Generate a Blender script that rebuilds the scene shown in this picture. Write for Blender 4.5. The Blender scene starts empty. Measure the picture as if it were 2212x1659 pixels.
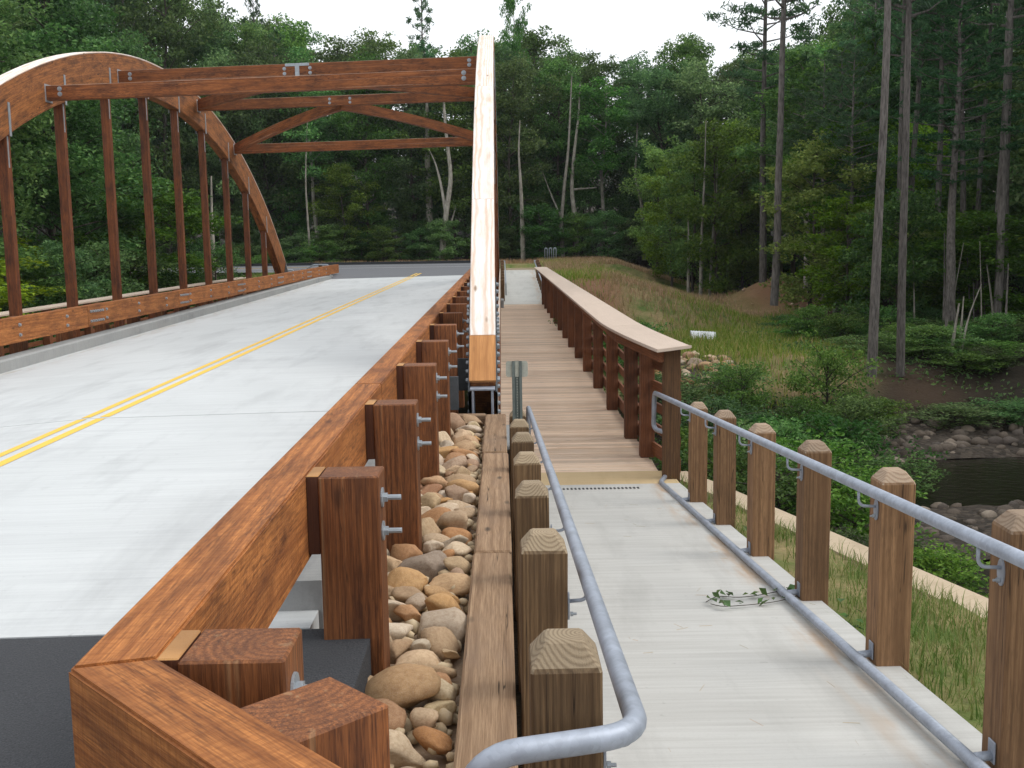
import bpy, bmesh, math, random
import numpy as np
from mathutils import Vector, Matrix, noise as mnoise

R = random.Random(11)
RN = np.random.RandomState(5)
S = bpy.context.scene
COL = S.collection

# ------------------------------------------------------------------ camera
# x = right, y = forward along the bridge, z = up; the lens is the origin (1.75 m above the road)
W_, H_, F_ = 2212., 1659., 2237.
def _axes():
    y = np.array([(1082. - W_ / 2) / F_, -(549. - H_ / 2) / F_, 1.0]); y /= np.linalg.norm(y)
    x = np.array([1, 0.015, 0.]); x -= y * x.dot(y); x /= np.linalg.norm(x)
    z = np.cross(x, y)
    if z[1] < 0: z = -z
    return x, y, z
AX, AY, AZ = _axes()
cam_data = bpy.data.cameras.new('camera')
cam = bpy.data.objects.new('camera', cam_data); COL.objects.link(cam)
m3 = Matrix(((AX[0], AX[1], -AX[2]), (AY[0], AY[1], -AY[2]), (AZ[0], AZ[1], -AZ[2])))
cam.matrix_world = m3.to_4x4()
cam_data.sensor_width = 36.0; cam_data.lens = F_ / W_ * 36.0
cam_data.clip_start = 0.05; cam_data.clip_end = 2000
S.camera = cam
def px_of(p):
    c = p[0] * AX + p[1] * AY + p[2] * AZ
    return W_ / 2 + F_ * c[0] / c[2], H_ / 2 - F_ * c[1] / c[2]
def at_depth(x, y, Y):
    c = np.array([(x - W_ / 2) / F_, -(y - H_ / 2) / F_, 1.0])
    r = np.array([c @ AX, c @ AY, c @ AZ]); return r * Y / r[1]

# ------------------------------------------------------------------ light: overcast daylight
SUN_EL, SUN_AZ = math.radians(50), math.radians(88)
w = bpy.data.worlds.new('World'); S.world = w; w.use_nodes = True
nt = w.node_tree; nt.nodes.clear()
sky = nt.nodes.new('ShaderNodeTexSky'); sky.sky_type = 'NISHITA'; sky.sun_disc = False
sky.sun_elevation = SUN_EL; sky.sun_rotation = SUN_AZ
hs = nt.nodes.new('ShaderNodeHueSaturation'); hs.inputs['Saturation'].default_value = 0.25
mx = nt.nodes.new('ShaderNodeMixRGB'); mx.inputs[0].default_value = 0.72
mx.inputs[2].default_value = (13.6, 14.0, 14.4, 1)
bg = nt.nodes.new('ShaderNodeBackground'); bg.inputs['Strength'].default_value = 0.1
wo = nt.nodes.new('ShaderNodeOutputWorld')
nt.links.new(sky.outputs[0], hs.inputs['Color']); nt.links.new(hs.outputs[0], mx.inputs[1])
nt.links.new(mx.outputs[0], bg.inputs[0]); nt.links.new(bg.outputs[0], wo.inputs[0])
sun_d = bpy.data.lights.new('sun', 'SUN'); sun_d.energy = 1.5; sun_d.angle = math.radians(28); sun_d.color = (1, 0.96, 0.9)
sun = bpy.data.objects.new('sun', sun_d); COL.objects.link(sun)
sdir = Vector((math.sin(SUN_AZ) * math.cos(SUN_EL), math.cos(SUN_AZ) * math.cos(SUN_EL), math.sin(SUN_EL)))
sun.rotation_euler = sdir.to_track_quat('Z', 'Y').to_euler()
S.view_settings.view_transform = 'Standard'; S.view_settings.look = 'None'
S.view_settings.gamma = 1.0; S.view_settings.exposure = 0.15; S.view_settings.use_curve_mapping = False
S.render.engine = 'CYCLES'
c_ = S.cycles
c_.max_bounces = 6; c_.diffuse_bounces = 3; c_.glossy_bounces = 2; c_.transmission_bounces = 3; c_.transparent_max_bounces = 4
c_.use_denoising = True; c_.sample_clamp_indirect = 6

# ------------------------------------------------------------------ node helpers
class NT:
    def __init__(s, name):
        s.m = bpy.data.materials.new(name); s.m.use_nodes = True
        s.t = s.m.node_tree; s.t.nodes.clear()
        s.out = s.t.nodes.new('ShaderNodeOutputMaterial')
    def n(s, typ, **k):
        n = s.t.nodes.new('ShaderNode' + typ)
        for a, b in k.items(): setattr(n, a, b)
        return n
    def l(s, a, b): s.t.links.new(a, b)
    def val(s, sock, v):
        if hasattr(v, 'is_linked') or isinstance(v, bpy.types.NodeSocket): s.l(v, sock)
        else: sock.default_value = v
    def math(s, op, a, b=None, clamp=False):
        n = s.n('Math', operation=op, use_clamp=clamp); s.val(n.inputs[0], a)
        if b is not None: s.val(n.inputs[1], b)
        return n.outputs[0]
    def vmul(s, a, v):
        n = s.n('VectorMath', operation='MULTIPLY'); s.val(n.inputs[0], a); s.val(n.inputs[1], v); return n.outputs[0]
    def vadd(s, a, v):
        n = s.n('VectorMath', operation='ADD'); s.val(n.inputs[0], a); s.val(n.inputs[1], v); return n.outputs[0]
    def noise(s, vec, scale, detail=3, rough=0.55, dist=0.0):
        n = s.n('TexNoise'); s.val(n.inputs['Vector'], vec); n.inputs['Scale'].default_value = scale
        n.inputs['Detail'].default_value = detail; n.inputs['Roughness'].default_value = rough; n.inputs['Distortion'].default_value = dist
        return n.outputs['Fac']
    def ramp(s, fac, pts):
        n = s.n('ValToRGB'); s.val(n.inputs[0], fac); e = n.color_ramp.elements
        while len(e) < len(pts): e.new(0.5)
        for q, (p, c) in zip(e, pts):
            q.position = p; q.color = (c[0], c[1], c[2], 1) if not isinstance(c, (int, float)) else (c, c, c, 1)
        return n.outputs[0]
    def mix(s, fac, a, b, mode='MIX'):
        n = s.n('MixRGB', blend_type=mode); s.val(n.inputs[0], fac)
        for i, v in ((1, a), (2, b)):
            if isinstance(v, tuple): v = (v[0], v[1], v[2], 1)
            s.val(n.inputs[i], v)
        return n.outputs[0]
    def done(s, color, rough=0.7, metal=0.0, height=None, bump=0.3, dist=0.01, spec=0.4, trans=None):
        b = s.n('BsdfPrincipled'); 
        if isinstance(color, tuple): color = (color[0], color[1], color[2], 1)
        s.val(b.inputs['Base Color'], color); s.val(b.inputs['Roughness'], rough); s.val(b.inputs['Metallic'], metal)
        b.inputs['Specular IOR Level'].default_value = spec
        if height is not None:
            bn = s.n('Bump'); bn.inputs['Strength'].default_value = bump; bn.inputs['Distance'].default_value = dist
            s.l(height, bn.inputs['Height']); s.l(bn.outputs[0], b.inputs['Normal'])
        sh = b.outputs[0]
        if trans is not None:
            t = s.n('BsdfTranslucent'); s.val(t.inputs[0], color)
            mm = s.n('MixShader'); mm.inputs[0].default_value = trans
            s.l(sh, mm.inputs[1]); s.l(t.outputs[0], mm.inputs[2]); sh = mm.outputs[0]
        s.l(sh, s.out.inputs[0]); return s.m

def wood(name, light, dark, blotch, ring=18., ring_amt=.6, fib=.5, blot=.5, rough=.65, bump=.35, knots=.5, obj_var=.25, streak=None, saw=0.0, wtop=None, lam=0.0, ffreq=190., wobm=9.0, check=0.0, dash=0.0, pith=1.0):
    """solid wood: growth rings round a pith line, fibres, blotches, knots; coordinates run along each timber"""
    s = NT(name)
    g = s.n('Attribute', attribute_name='grain').outputs['Vector']
    oi = s.n('ObjectInfo').outputs['Random']
    P1, P2 = .22 * pith, .24 * pith; off = s.n('CombineXYZ'); s.l(s.math('MULTIPLY', oi, 37.0), off.inputs[0])
    s.l(s.math('ADD', s.math('MULTIPLY', s.math('FRACT', s.math('MULTIPLY', oi, 7.31)), P1), -P1 / 2), off.inputs[1])
    s.l(s.math('ADD', s.math('MULTIPLY', s.math('FRACT', s.math('MULTIPLY', oi, 3.77)), P2), -P2 * (.1 if pith > .9 else .5)), off.inputs[2])
    gv = s.vadd(g, off.outputs[0])
    wob = s.noise(s.vmul(gv, (1.3, 4., 4.)), 1.0, 2)
    sx = s.n('SeparateXYZ'); s.l(gv, sx.inputs[0])
    r = s.math('SQRT', s.math('ADD', s.math('MULTIPLY', sx.outputs[1], sx.outputs[1]), s.math('MULTIPLY', sx.outputs[2], sx.outputs[2])))
    ph = s.math('ADD', s.math('MULTIPLY', r, ring * 6.283), s.math('MULTIPLY', wob, wobm))
    rings = s.math('ADD', s.math('MULTIPLY', s.math('SINE', ph), .5), .5)
    rings = s.math('POWER', rings, 1.6)
    fibn = s.noise(s.vmul(gv, (5.5, ffreq, ffreq)), 1.0, 3, .65)
    bl = s.noise(s.vmul(gv, (2.0, 7., 7.)), 1.0, 4, .6)
    c = s.mix(s.math('MULTIPLY', rings, ring_amt), light, dark)
    c = s.mix(s.math('MULTIPLY', s.ramp(fibn, [(.36, 0.), (.64, 1.)]), fib), c, dark)
    f2 = s.noise(s.vmul(gv, (1.2, ffreq * .3, ffreq * .3)), 1.0, 3, .6)
    c = s.mix(s.math('MULTIPLY', s.ramp(f2, [(.5, 0.), (.7, 1.)]), fib * .8), c, dark)
    c = s.mix(s.math('MULTIPLY', s.ramp(f2, [(.28, 1.), (.42, 0.)]), fib * .5), c, tuple(min(1, x * 1.35) for x in light))
    c = s.mix(s.math('MULTIPLY', s.ramp(bl, [(.45, 0.), (.72, 1.)]), blot), c, blotch)
    if knots:
        v = s.n('TexVoronoi'); s.l(s.vmul(gv, (1.6, 4.5, 4.5)), v.inputs['Vector']); v.inputs['Scale'].default_value = 1.0
        k = s.ramp(v.outputs['Distance'], [(.045, 1.), (.12, 0.)])
        c = s.mix(s.math('MULTIPLY', k, knots), c, tuple(x * .35 for x in blotch))
    if streak:
        st = s.noise(s.vmul(gv, (.25, 26., 26.)), 1.0, 2)
        c = s.mix(s.math('MULTIPLY', s.ramp(st, [(.62, 0.), (.70, 1.)]), .5), c, streak)
    if lam:
        sl = s.n('SeparateXYZ'); s.l(g, sl.inputs[0])
        lm = s.math('ABSOLUTE', s.math('SUBTRACT', s.math('FRACT', s.math('MULTIPLY', sl.outputs[2], 1 / .076)), .5))
        c = s.mix(s.math('MULTIPLY', s.ramp(lm, [(.44, 0.), (.49, 1.)]), lam), c, blotch)
    if dash:
        dn = s.noise(s.vmul(gv, (11., 110., 110.)), 1.0, 3, .6)
        db = s.noise(s.vmul(gv, (1.1, 5., 5.)), 1.0, 2)
        c = s.mix(s.math('MULTIPLY', s.math('MULTIPLY', s.ramp(dn, [(.50, 0.), (.60, 1.)]), s.ramp(db, [(.35, .15), (.62, 1.)])), dash), c, blotch)
    if check:
        ck = s.noise(s.vmul(gv, (.55, 24., 24.)), 1.0, 2, .5, .4)
        line = s.math('ABSOLUTE', s.math('SUBTRACT', ck, .64))
        c = s.mix(s.math('MULTIPLY', s.ramp(line, [(.003, 1.), (.010, 0.)]), check), c, tuple(x * .25 for x in dark))
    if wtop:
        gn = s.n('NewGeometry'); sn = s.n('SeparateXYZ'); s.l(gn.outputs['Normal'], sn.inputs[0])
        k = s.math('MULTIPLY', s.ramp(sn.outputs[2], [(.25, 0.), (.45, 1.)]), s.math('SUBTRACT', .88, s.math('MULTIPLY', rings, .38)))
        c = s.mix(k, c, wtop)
    h = s.math('ADD', s.math('MULTIPLY', rings, .35), fibn)
    if saw:
        sw = s.noise(s.vmul(gv, (70., 14., 14.)), 1.0, 2)
        h = s.math('ADD', h, s.math('MULTIPLY', sw, saw))
        c = s.mix(s.math('MULTIPLY', s.ramp(sw, [(.45, 0.), (.65, 1.)]), .35 * saw), c, dark)
    vv = s.math('ADD', s.math('MULTIPLY', s.math('FRACT', s.math('MULTIPLY', oi, 13.7)), obj_var), 1 - obj_var * .6)
    cv = s.n('CombineXYZ'); [s.l(vv, cv.inputs[i]) for i in range(3)]
    c = s.mix(1.0, c, cv.outputs[0], 'MULTIPLY')
    return s.done(c, rough, 0, h, bump, .004, .35)

M = {}
M['glulam'] = wood('stained_glulam', (.55, .215, .060), (.18, .052, .012), (.055, .018, .008), 20, .5, .65, .6, .75, .6, .7, .22, saw=1.0, check=.5, dash=.55)
M['arch'] = wood('stained_arch_glulam', (.47, .180, .052), (.17, .053, .014), (.036, .013, .007), 17, .4, .6, .8, .7, .4, .8, .12, lam=.55, dash=.9)
M['redpost'] = wood('stained_post', (.34, .125, .040), (.098, .031, .010), (.032, .010, .006), 40, .5, .75, .5, .65, .5, .5, .6, streak=(.34, .20, .10), wobm=5., check=.5, dash=.5)
M['hanger'] = wood('stained_hanger', (.28, .086, .025), (.085, .025, .009), (.025, .009, .006), 24, .5, .6, .7, .65, .4, .3, .35, dash=.7)
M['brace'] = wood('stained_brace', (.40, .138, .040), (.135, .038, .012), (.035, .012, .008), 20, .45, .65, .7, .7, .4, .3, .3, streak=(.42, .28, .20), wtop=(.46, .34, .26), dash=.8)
M['deckpost'] = wood('railing_wood', (.27, .102, .042), (.095, .034, .014), (.04, .014, .009), 34, .5, .6, .5, .7, .4, .3, .5, dash=.4)
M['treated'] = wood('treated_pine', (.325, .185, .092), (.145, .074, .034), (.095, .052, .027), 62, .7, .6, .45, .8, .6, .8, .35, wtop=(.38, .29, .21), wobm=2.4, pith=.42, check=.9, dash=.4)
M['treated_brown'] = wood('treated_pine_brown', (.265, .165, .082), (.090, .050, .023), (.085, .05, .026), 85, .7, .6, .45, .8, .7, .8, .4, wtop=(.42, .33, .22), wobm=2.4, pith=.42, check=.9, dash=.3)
M['treated2'] = wood('treated_pine_dark', (.185, .095, .040), (.075, .036, .015), (.06, .03, .016), 40, .6, .55, .4, .75, .6, .6, .25, check=.6, dash=.4)
M['greytimber'] = wood('weathered_timber', (.42, .28, .17), (.19, .11, .06), (.24, .165, .115), 34, .6, .65, .5, .85, .8, .9, .2, check=.9)
M['plank'] = wood('weathered_plank', (.84, .67, .52), (.54, .36, .23), (.64, .53, .45), 18, .45, .5, .45, .8, .5, .5, .34)
M['cap'] = wood('composite_cap', (.58, .47, .385), (.48, .385, .315), (.46, .37, .30), 3, .2, .35, .3, .8, .15, 0, .12)
M['white'] = wood('whitewashed_top', (.93, .92, .91), (.60, .40, .27), (.62, .36, .17), 26, .6, .4, .38, .7, .25, .8, .05)
M['orange'] = wood('fresh_stain_top', (.60, .29, .10), (.33, .13, .035), (.45, .20, .07), 24, .55, .6, .35, .6, .25, .2, .05)
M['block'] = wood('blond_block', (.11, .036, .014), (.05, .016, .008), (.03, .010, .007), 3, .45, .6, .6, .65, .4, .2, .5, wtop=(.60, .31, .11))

def steel(name, base, metal=.55, rough=.5, blue=1.0):
    s = NT(name); p = s.n('TexCoord').outputs['Object']
    v = s.n('TexVoronoi'); s.l(p, v.inputs['Vector']); v.inputs['Scale'].default_value = 60
    nz = s.noise(p, 9, 4)
    c = s.mix(s.ramp(nz, [(.3, 0.), (.7, 1.)]), tuple(x * .82 for x in base), tuple(min(1, x * 1.12) for x in base))
    sc = s.n('SeparateColor'); s.l(v.outputs['Color'], sc.inputs[0]); gc = s.n('CombineXYZ'); [s.l(sc.outputs[0], gc.inputs[i]) for i in range(3)]
    c = s.mix(.07, c, gc.outputs[0], 'OVERLAY')
    fine = s.noise(p, 260, 2)
    return s.done(c, s.math('ADD', s.math('MULTIPLY', nz, .2), rough - .1), metal, fine, .12, .002, .5)
M['galv'] = steel('galvanised_pipe', (.34, .375, .44), .35, .5)
M['bolt'] = steel('zinc_bolt', (.36, .39, .42), .5, .5)
M['plate'] = steel('painted_steel', (.085, .095, .105), .2, .5)
M['signback'] = steel('sign_back', (.42, .43, .37), .2, .6)
M['chan'] = steel('sign_channel', (.15, .18, .17), .3, .5)

def concrete(name, base, dark, streak=.35, stain=None, scl=1.0, bump=.15):
    s = NT(name); p = s.n('TexCoord').outputs['Object']
    big = s.noise(p, .55 * scl, 5, .6)
    br = s.noise(s.vmul(p, (1.1, 34., 1.)), scl, 4, .6)
    br2 = s.noise(s.vmul(p, (.35, 5., 1.)), scl, 3, .6)
    fine = s.noise(p, 70, 3, .7)
    c = s.mix(s.ramp(big, [(.35, 0.), (.7, 1.)]), base, tuple(x * .90 for x in base))
    c = s.mix(s.math('MULTIPLY', s.ramp(br, [(.4, 0.), (.75, 1.)]), streak), c, dark)
    c = s.mix(s.math('MULTIPLY', s.ramp(br2, [(.5, 0.), (.75, 1.)]), streak * .8), c, dark)
    c = s.mix(s.math('MULTIPLY', s.ramp(fine, [(.5, 0.), (.8, 1.)]), .3), c, dark)
    v = s.n('TexVoronoi'); s.l(p, v.inputs['Vector']); v.inputs['Scale'].default_value = 1.7
    c = s.mix(s.math('MULTIPLY', s.ramp(v.outputs['Distance'], [(.03, 1.), (.09, 0.)]), .25), c, tuple(x * .6 for x in base))
    st2 = s.noise(s.vmul(p, (2.2, .45, 1.)), scl, 5, .65)
    c = s.mix(s.math('MULTIPLY', s.ramp(st2, [(.50, 0.), (.72, 1.)]), .40), c, tuple(x * .72 for x in dark))
    sp = s.noise(p, 14, 3, .7)
    c = s.mix(s.math('MULTIPLY', s.ramp(sp, [(.66, 0.), (.74, 1.)]), .35), c, tuple(x * .6 for x in dark))
    if stain:
        x0, wd, col = stain
        sx = s.n('SeparateXYZ'); s.l(p, sx.inputs[0])
        d = s.math('ABSOLUTE', s.math('SUBTRACT', sx.outputs[0], x0))
        k = s.math('SUBTRACT', 1.0, s.math('DIVIDE', d, wd), True)
        k = s.math('MULTIPLY', k, s.ramp(s.noise(s.vmul(p, (7., 1.1, 1.)), 1, 4), [(.45, 0.), (.75, 1.)]))
        c = s.mix(k, c, col)
    return s.done(c, .85, 0, s.math('ADD', br, s.math('MULTIPLY', fine, .5)), bump, .004, .3)
M['road'] = concrete('bridge_concrete', (.60, .62, .625), (.45, .465, .475), .55, (-8.2, .4, (.40, .355, .30)))
M['walk'] = concrete('walk_concrete', (.54, .535, .51), (.39, .38, .355), .6, (1.93, .2, (.42, .25, .12)))
M['kerb'] = concrete('kerb_concrete', (.36, .365, .36), (.19, .195, .20), .3, None, 2.2, .4)
M['wall'] = concrete('wall_concrete', (.56, .45, .32), (.42, .32, .21), .4, None, 2.0, .3)
M['stainwalk'] = concrete('stained_concrete', (.60, .46, .27), (.48, .33, .17), .5)

def asphalt(name, a, b):
    s = NT(name); p = s.n('TexCoord').outputs['Object']
    f = s.noise(p, 160, 2, .8); g2 = s.noise(p, 1.3, 4)
    v = s.n('TexVoronoi'); s.l(p, v.inputs['Vector']); v.inputs['Scale'].default_value = 90
    c = s.mix(s.ramp(f, [(.35, 0.), (.7, 1.)]), a, b)
    c = s.mix(s.math('MULTIPLY', g2, .5), c, tuple(x * .75 for x in a))
    return s.done(c, .9, 0, v.outputs['Distance'], .5, .006, .3)
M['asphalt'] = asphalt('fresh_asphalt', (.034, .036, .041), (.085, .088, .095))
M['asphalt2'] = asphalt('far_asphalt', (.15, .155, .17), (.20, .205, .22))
def paint(name, col, wear):
    s = NT(name); p = s.n('TexCoord').outputs['Object']
    k = s.ramp(s.noise(p, 40, 4, .7), [(.5, 0.), (.75, 1.)])
    return s.done(s.mix(s.math('MULTIPLY', k, wear), col, tuple(x * .75 for x in col)), .6)
M['yellow'] = paint('yellow_road_paint', (.86, .55, .085), .7)
M['whiteline'] = paint('white_road_paint', (.72, .72, .72), .5)
M['black'] = paint('joint_filler', (.02, .02, .02), .3)

def stone_mat():
    s = NT('cobble'); oi = s.n('ObjectInfo').outputs['Random']; p = s.n('TexCoord').outputs['Object']
    pv = s.vadd(p, s.vmul(oi, (9., 5., 3.)))
    a = s.ramp(oi, [(0., (.52, .38, .22)), (.16, (.40, .27, .16)), (.3, (.66, .53, .37)), (.42, (.44, .21, .075)), (.52, (.31, .245, .19)),
                    (.62, (.54, .31, .12)), (.72, (.66, .57, .45)), (.8, (.36, .17, .08)), (.9, (.50, .42, .32)), (1., (.66, .50, .27))])
    n1 = s.noise(pv, 7, 5, .65); n2 = s.noise(pv, 45, 4, .7)
    c = s.mix(s.math('MULTIPLY', s.ramp(n1, [(.42, 0.), (.68, 1.)]), .5), a, s.mix(1.0, a, (.55, .42, .32), 'MULTIPLY'))
    c = s.mix(s.math('MULTIPLY', s.ramp(n2, [(.5, 0.), (.75, 1.)]), .35), c, (.62, .55, .46))
    return s.done(c, .8, 0, s.math('ADD', n1, s.math('MULTIPLY', n2, .4)), .5, .012, .35)
M['stone'] = stone_mat()
def rock_mat():
    s = NT('creek_rock'); oi = s.n('ObjectInfo').outputs['Random']; p = s.n('TexCoord').outputs['Object']
    a = s.ramp(oi, [(0., (.13, .105, .085)), (.4, (.20, .16, .125)), (.7, (.12, .10, .088)), (.9, (.30, .245, .195)), (1., (.42, .35, .28))])
    n1 = s.noise(p, 5, 5)
    return s.done(s.mix(s.math('MULTIPLY', n1, .8), a, s.mix(1.0, a, (.4, .35, .3), 'MULTIPLY')), .8, 0, n1, .6, .03)
M['rock'] = rock_mat()

def leaf_mat(name, cols, trans=.35, rough=.55):
    s = NT(name); oi = s.n('ObjectInfo').outputs['Random']
    isl = s.n('NewGeometry').outputs['Random Per Island']
    a = s.ramp(isl, [(0., cols[0]), (.55, cols[1]), (1., cols[2])])
    hv = s.n('HueSaturation'); s.l(a, hv.inputs['Color'])
    s.l(s.math('ADD', s.math('MULTIPLY', oi, .055), .458), hv.inputs['Hue'])
    s.l(s.math('ADD', s.math('MULTIPLY', s.math('FRACT', s.math('MULTIPLY', oi, 5.3)), .95), .58), hv.inputs['Value'])
    s.l(s.math('ADD', s.math('MULTIPLY', s.math('FRACT', s.math('MULTIPLY', oi, 11.3)), .3), .88), hv.inputs['Saturation'])
    return s.done(hv.outputs[0], rough, 0, None, trans=trans, spec=.25)
M['leaf'] = leaf_mat('broad_leaf', [(.044, .105, .034), (.090, .195, .056), (.165, .29, .090)])
M['leafyg'] = leaf_mat('young_leaf', [(.085, .185, .030), (.16, .30, .045), (.25, .39, .070)])
M['needle'] = leaf_mat('pine_needle', [(.034, .090, .042), (.066, .155, .064), (.11, .22, .09)], .25)
M['shrub'] = leaf_mat('shrub_leaf', [(.040, .110, .028), (.085, .195, .048), (.15, .28, .080)])
M['grass'] = leaf_mat('grass_blade', [(.085, .17, .03), (.17, .25, .055), (.36, .32, .14)], .3)
M['tan'] = leaf_mat('dry_grass', [(.20, .19, .07), (.37, .29, .14), (.48, .34, .21)], .25)
M['vine'] = leaf_mat('vine_leaf', [(.05, .11, .035), (.08, .15, .05), (.12, .19, .08)], .3)

def bark(name, a, b, scale=(9., 9., 1.6)):
    s = NT(name); p = s.n('TexCoord').outputs['Object']; oi = s.n('ObjectInfo').outputs['Random']
    n1 = s.noise(s.vmul(p, scale), 1.0, 5, .65)
    c = s.mix(s.ramp(n1, [(.35, 0.), (.65, 1.)]), a, b)
    vv = s.math('ADD', s.math('MULTIPLY', oi, .5), .7)
    cv = s.n('CombineXYZ'); [s.l(vv, cv.inputs[i]) for i in range(3)]
    return s.done(s.mix(1.0, c, cv.outputs[0], 'MULTIPLY'), .9, 0, n1, .8, .03, .2)
M['bark'] = bark('dark_bark', (.05, .04, .034), (.12, .10, .085))
M['barkpine'] = bark('pine_bark', (.085, .076, .070), (.235, .21, .195), (14., 14., 3.5))
M['barkpale'] = bark('pale_bark', (.20, .18, .15), (.40, .37, .32), (6., 6., 2.5))

def ground_mat():
    s = NT('ground_cover'); p = s.n('TexCoord').outputs['Object']
    cv = s.n('Attribute', attribute_name='cover').outputs['Color']
    sp = s.n('SeparateColor'); s.l(cv, sp.inputs[0])
    n1 = s.noise(p, .8, 5, .65); n2 = s.noise(p, 9, 4, .7)
    grass = s.mix(s.ramp(n1, [(.4, 0.), (.62, 1.)]), (.10, .15, .035), (.30, .23, .115))
    litter = s.mix(n2, (.013, .012, .009), (.040, .029, .020))  # leaf litter, its colour darkened to stand in for shade under the trees
    soil = s.mix(n2, (.17, .085, .045), (.30, .17, .10))
    c = s.mix(sp.outputs[0], litter, grass); c = s.mix(sp.outputs[1], c, soil)
    c = s.mix(s.math('MULTIPLY', s.ramp(n2, [(.5, 0.), (.7, 1.)]), .4), c, (.04, .04, .02))
    return s.done(c, .95, 0, n2, .8, .06, .2)
M['ground'] = ground_mat()
def water_mat():
    s = NT('creek_water'); p = s.n('TexCoord').outputs['Object']
    n = s.noise(s.vmul(p, (2., 3.2, 1.)), 1.6, 3)
    return s.done((.014, .011, .008), .09, 0, n, .35, .06, .4)
M['water'] = water_mat()
def corr_mat():
    s = NT('white_plastic_pipe'); return s.done((.74, .76, .78), .45)
M['corr'] = corr_mat()

# ------------------------------------------------------------------ object helpers
MW = {}
def link(o, parent=None, mw=None):
    COL.objects.link(o)
    mw = mw or Matrix.Identity(4)
    if parent is not None:
        o.parent = parent; o.matrix_basis = MW[parent.name].inverted() @ mw
    else: o.matrix_basis = mw
    MW[o.name] = mw
    return o
def tag(o, label=None, cat=None, group=None, kind=None):
    for k, v in (('label', label), ('category', cat), ('group', group), ('kind', kind)):
        if v: o[k] = v
    return o
def thing(name, label, cat, loc=(0, 0, 0), group=None):
    o = bpy.data.objects.new(name, None); o.empty_display_size = .1
    link(o, None, Matrix.Translation(Vector(loc))); return tag(o, label, cat, group)
def put(name, me, parent=None, loc=(0, 0, 0), xdir=(1, 0, 0), up=(0, 0, 1), mat=None, scale=None):
    o = bpy.data.objects.new(name, me)
    x = Vector(xdir).normalized(); u = Vector(up); y = u.cross(x).normalized(); z = x.cross(y)
    mw = Matrix(((x.x, y.x, z.x, loc[0]), (x.y, y.y, z.y, loc[1]), (x.z, y.z, z.z, loc[2]), (0, 0, 0, 1)))
    if scale: mw = mw @ Matrix.Diagonal((scale[0], scale[1], scale[2], 1))
    link(o, parent, mw)
    if mat is not None and not me.materials: me.materials.append(mat)
    return o
_cache = {}
def set_grain(me, co=None):
    n = len(me.vertices)
    if co is None:
        co = np.empty(n * 3, np.float32); me.vertices.foreach_get('co', co)
    a = me.attributes.new('grain', 'FLOAT_VECTOR', 'POINT'); a.data.foreach_set('vector', np.asarray(co, np.float32).ravel())
def bm_done(bm, name, mat, grain=True, smooth=False):
    me = bpy.data.meshes.new(name); bm.to_mesh(me); bm.free()
    if grain: set_grain(me)
    if smooth: me.polygons.foreach_set('use_smooth', [True] * len(me.polygons))
    if mat: me.materials.append(mat)
    return me
def boxm(L, W, H, mat, bev=.006, taper=None, jit=0.0):
    """timber of length L (local x), width W, height H"""
    key = ('box', round(L, 3), round(W, 3), round(H, 3), mat.name, bev, taper)
    if key in _cache and not jit: return _cache[key]
    bm = bmesh.new()
    bmesh.ops.create_cube(bm, size=1.0)
    for v in bm.verts: v.co = Vector((v.co.x * L, v.co.y * W, v.co.z * H))
    if taper:   # chamfered pyramid top on the +x end
        f = max(bm.faces, key=lambda f: f.calc_center_median().x)
        r = bmesh.ops.extrude_face_region(bm, geom=[f]); bm.faces.remove(f)
        for v in r['geom']:
            if isinstance(v, bmesh.types.BMVert): v.co.x += taper[0]; v.co.y *= taper[1]; v.co.z *= taper[1]
    if bev: bmesh.ops.bevel(bm, geom=list(bm.edges), offset=bev, segments=1, affect='EDGES', profile=.7)
    if jit:
        for v in bm.verts: v.co += Vector((R.uniform(-jit, jit), R.uniform(-jit, jit), R.uniform(-jit, jit)))
    me = bm_done(bm, 'timber', mat); _cache[key] = me; return me
def beam(name, p0, p1, W, H, mat, parent=None, up=(0, 0, 1), bev=.006):
    p0, p1 = Vector(p0), Vector(p1); d = p1 - p0
    return put(name, boxm(d.length, W, H, mat, bev), parent, (p0 + p1) / 2, d, up)
def tube_bm(bm, pts, rad, seg=10, caps=True):
    pts = [Vector(p) for p in pts]; rings = []
    n0 = None
    for i, p in enumerate(pts):
        t = ((pts[min(i + 1, len(pts) - 1)] - p).normalized() + (p - pts[max(i - 1, 0)]).normalized()).normalized()
        if n0 is None: n0 = t.orthogonal().normalized()
        n0 = (n0 - t * n0.dot(t)).normalized(); b = t.cross(n0)
        r = rad[i] if isinstance(rad, (list, tuple)) else rad
        rings.append([bm.verts.new(p + n0 * (r * math.cos(a)) + b * (r * math.sin(a))) for a in (2 * math.pi * k / seg for k in range(seg))])
    for a, b in zip(rings, rings[1:]):
        for k in range(seg): bm.faces.new((a[k], a[(k + 1) % seg], b[(k + 1) % seg], b[k]))
    if caps:
        bm.faces.new(rings[0][::-1]); bm.faces.new(rings[-1])
def round_path(pts, r=.1, n=6):
    pts = [Vector(p) for p in pts]; out = [pts[0]]
    for a, p, b in zip(pts, pts[1:], pts[2:]):
        d0, d1 = (a - p), (b - p); rr = min(r, d0.length * .49, d1.length * .49)
        s, e = p + d0.normalized() * rr, p + d1.normalized() * rr
        for k in range(n + 1):
            t = k / n; out.append(s * (1 - t) ** 2 + p * 2 * t * (1 - t) + e * t * t)
    out.append(pts[-1]); return out
def tube(name, pts, rad, mat, parent=None, seg=12, smooth=True, loc=None):
    loc = Vector(loc if loc is not None else pts[0]); bm = bmesh.new()
    tube_bm(bm, [Vector(p) - loc for p in pts], rad, seg)
    return put(name, bm_done(bm, name, mat, True, smooth), parent, loc)
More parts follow.
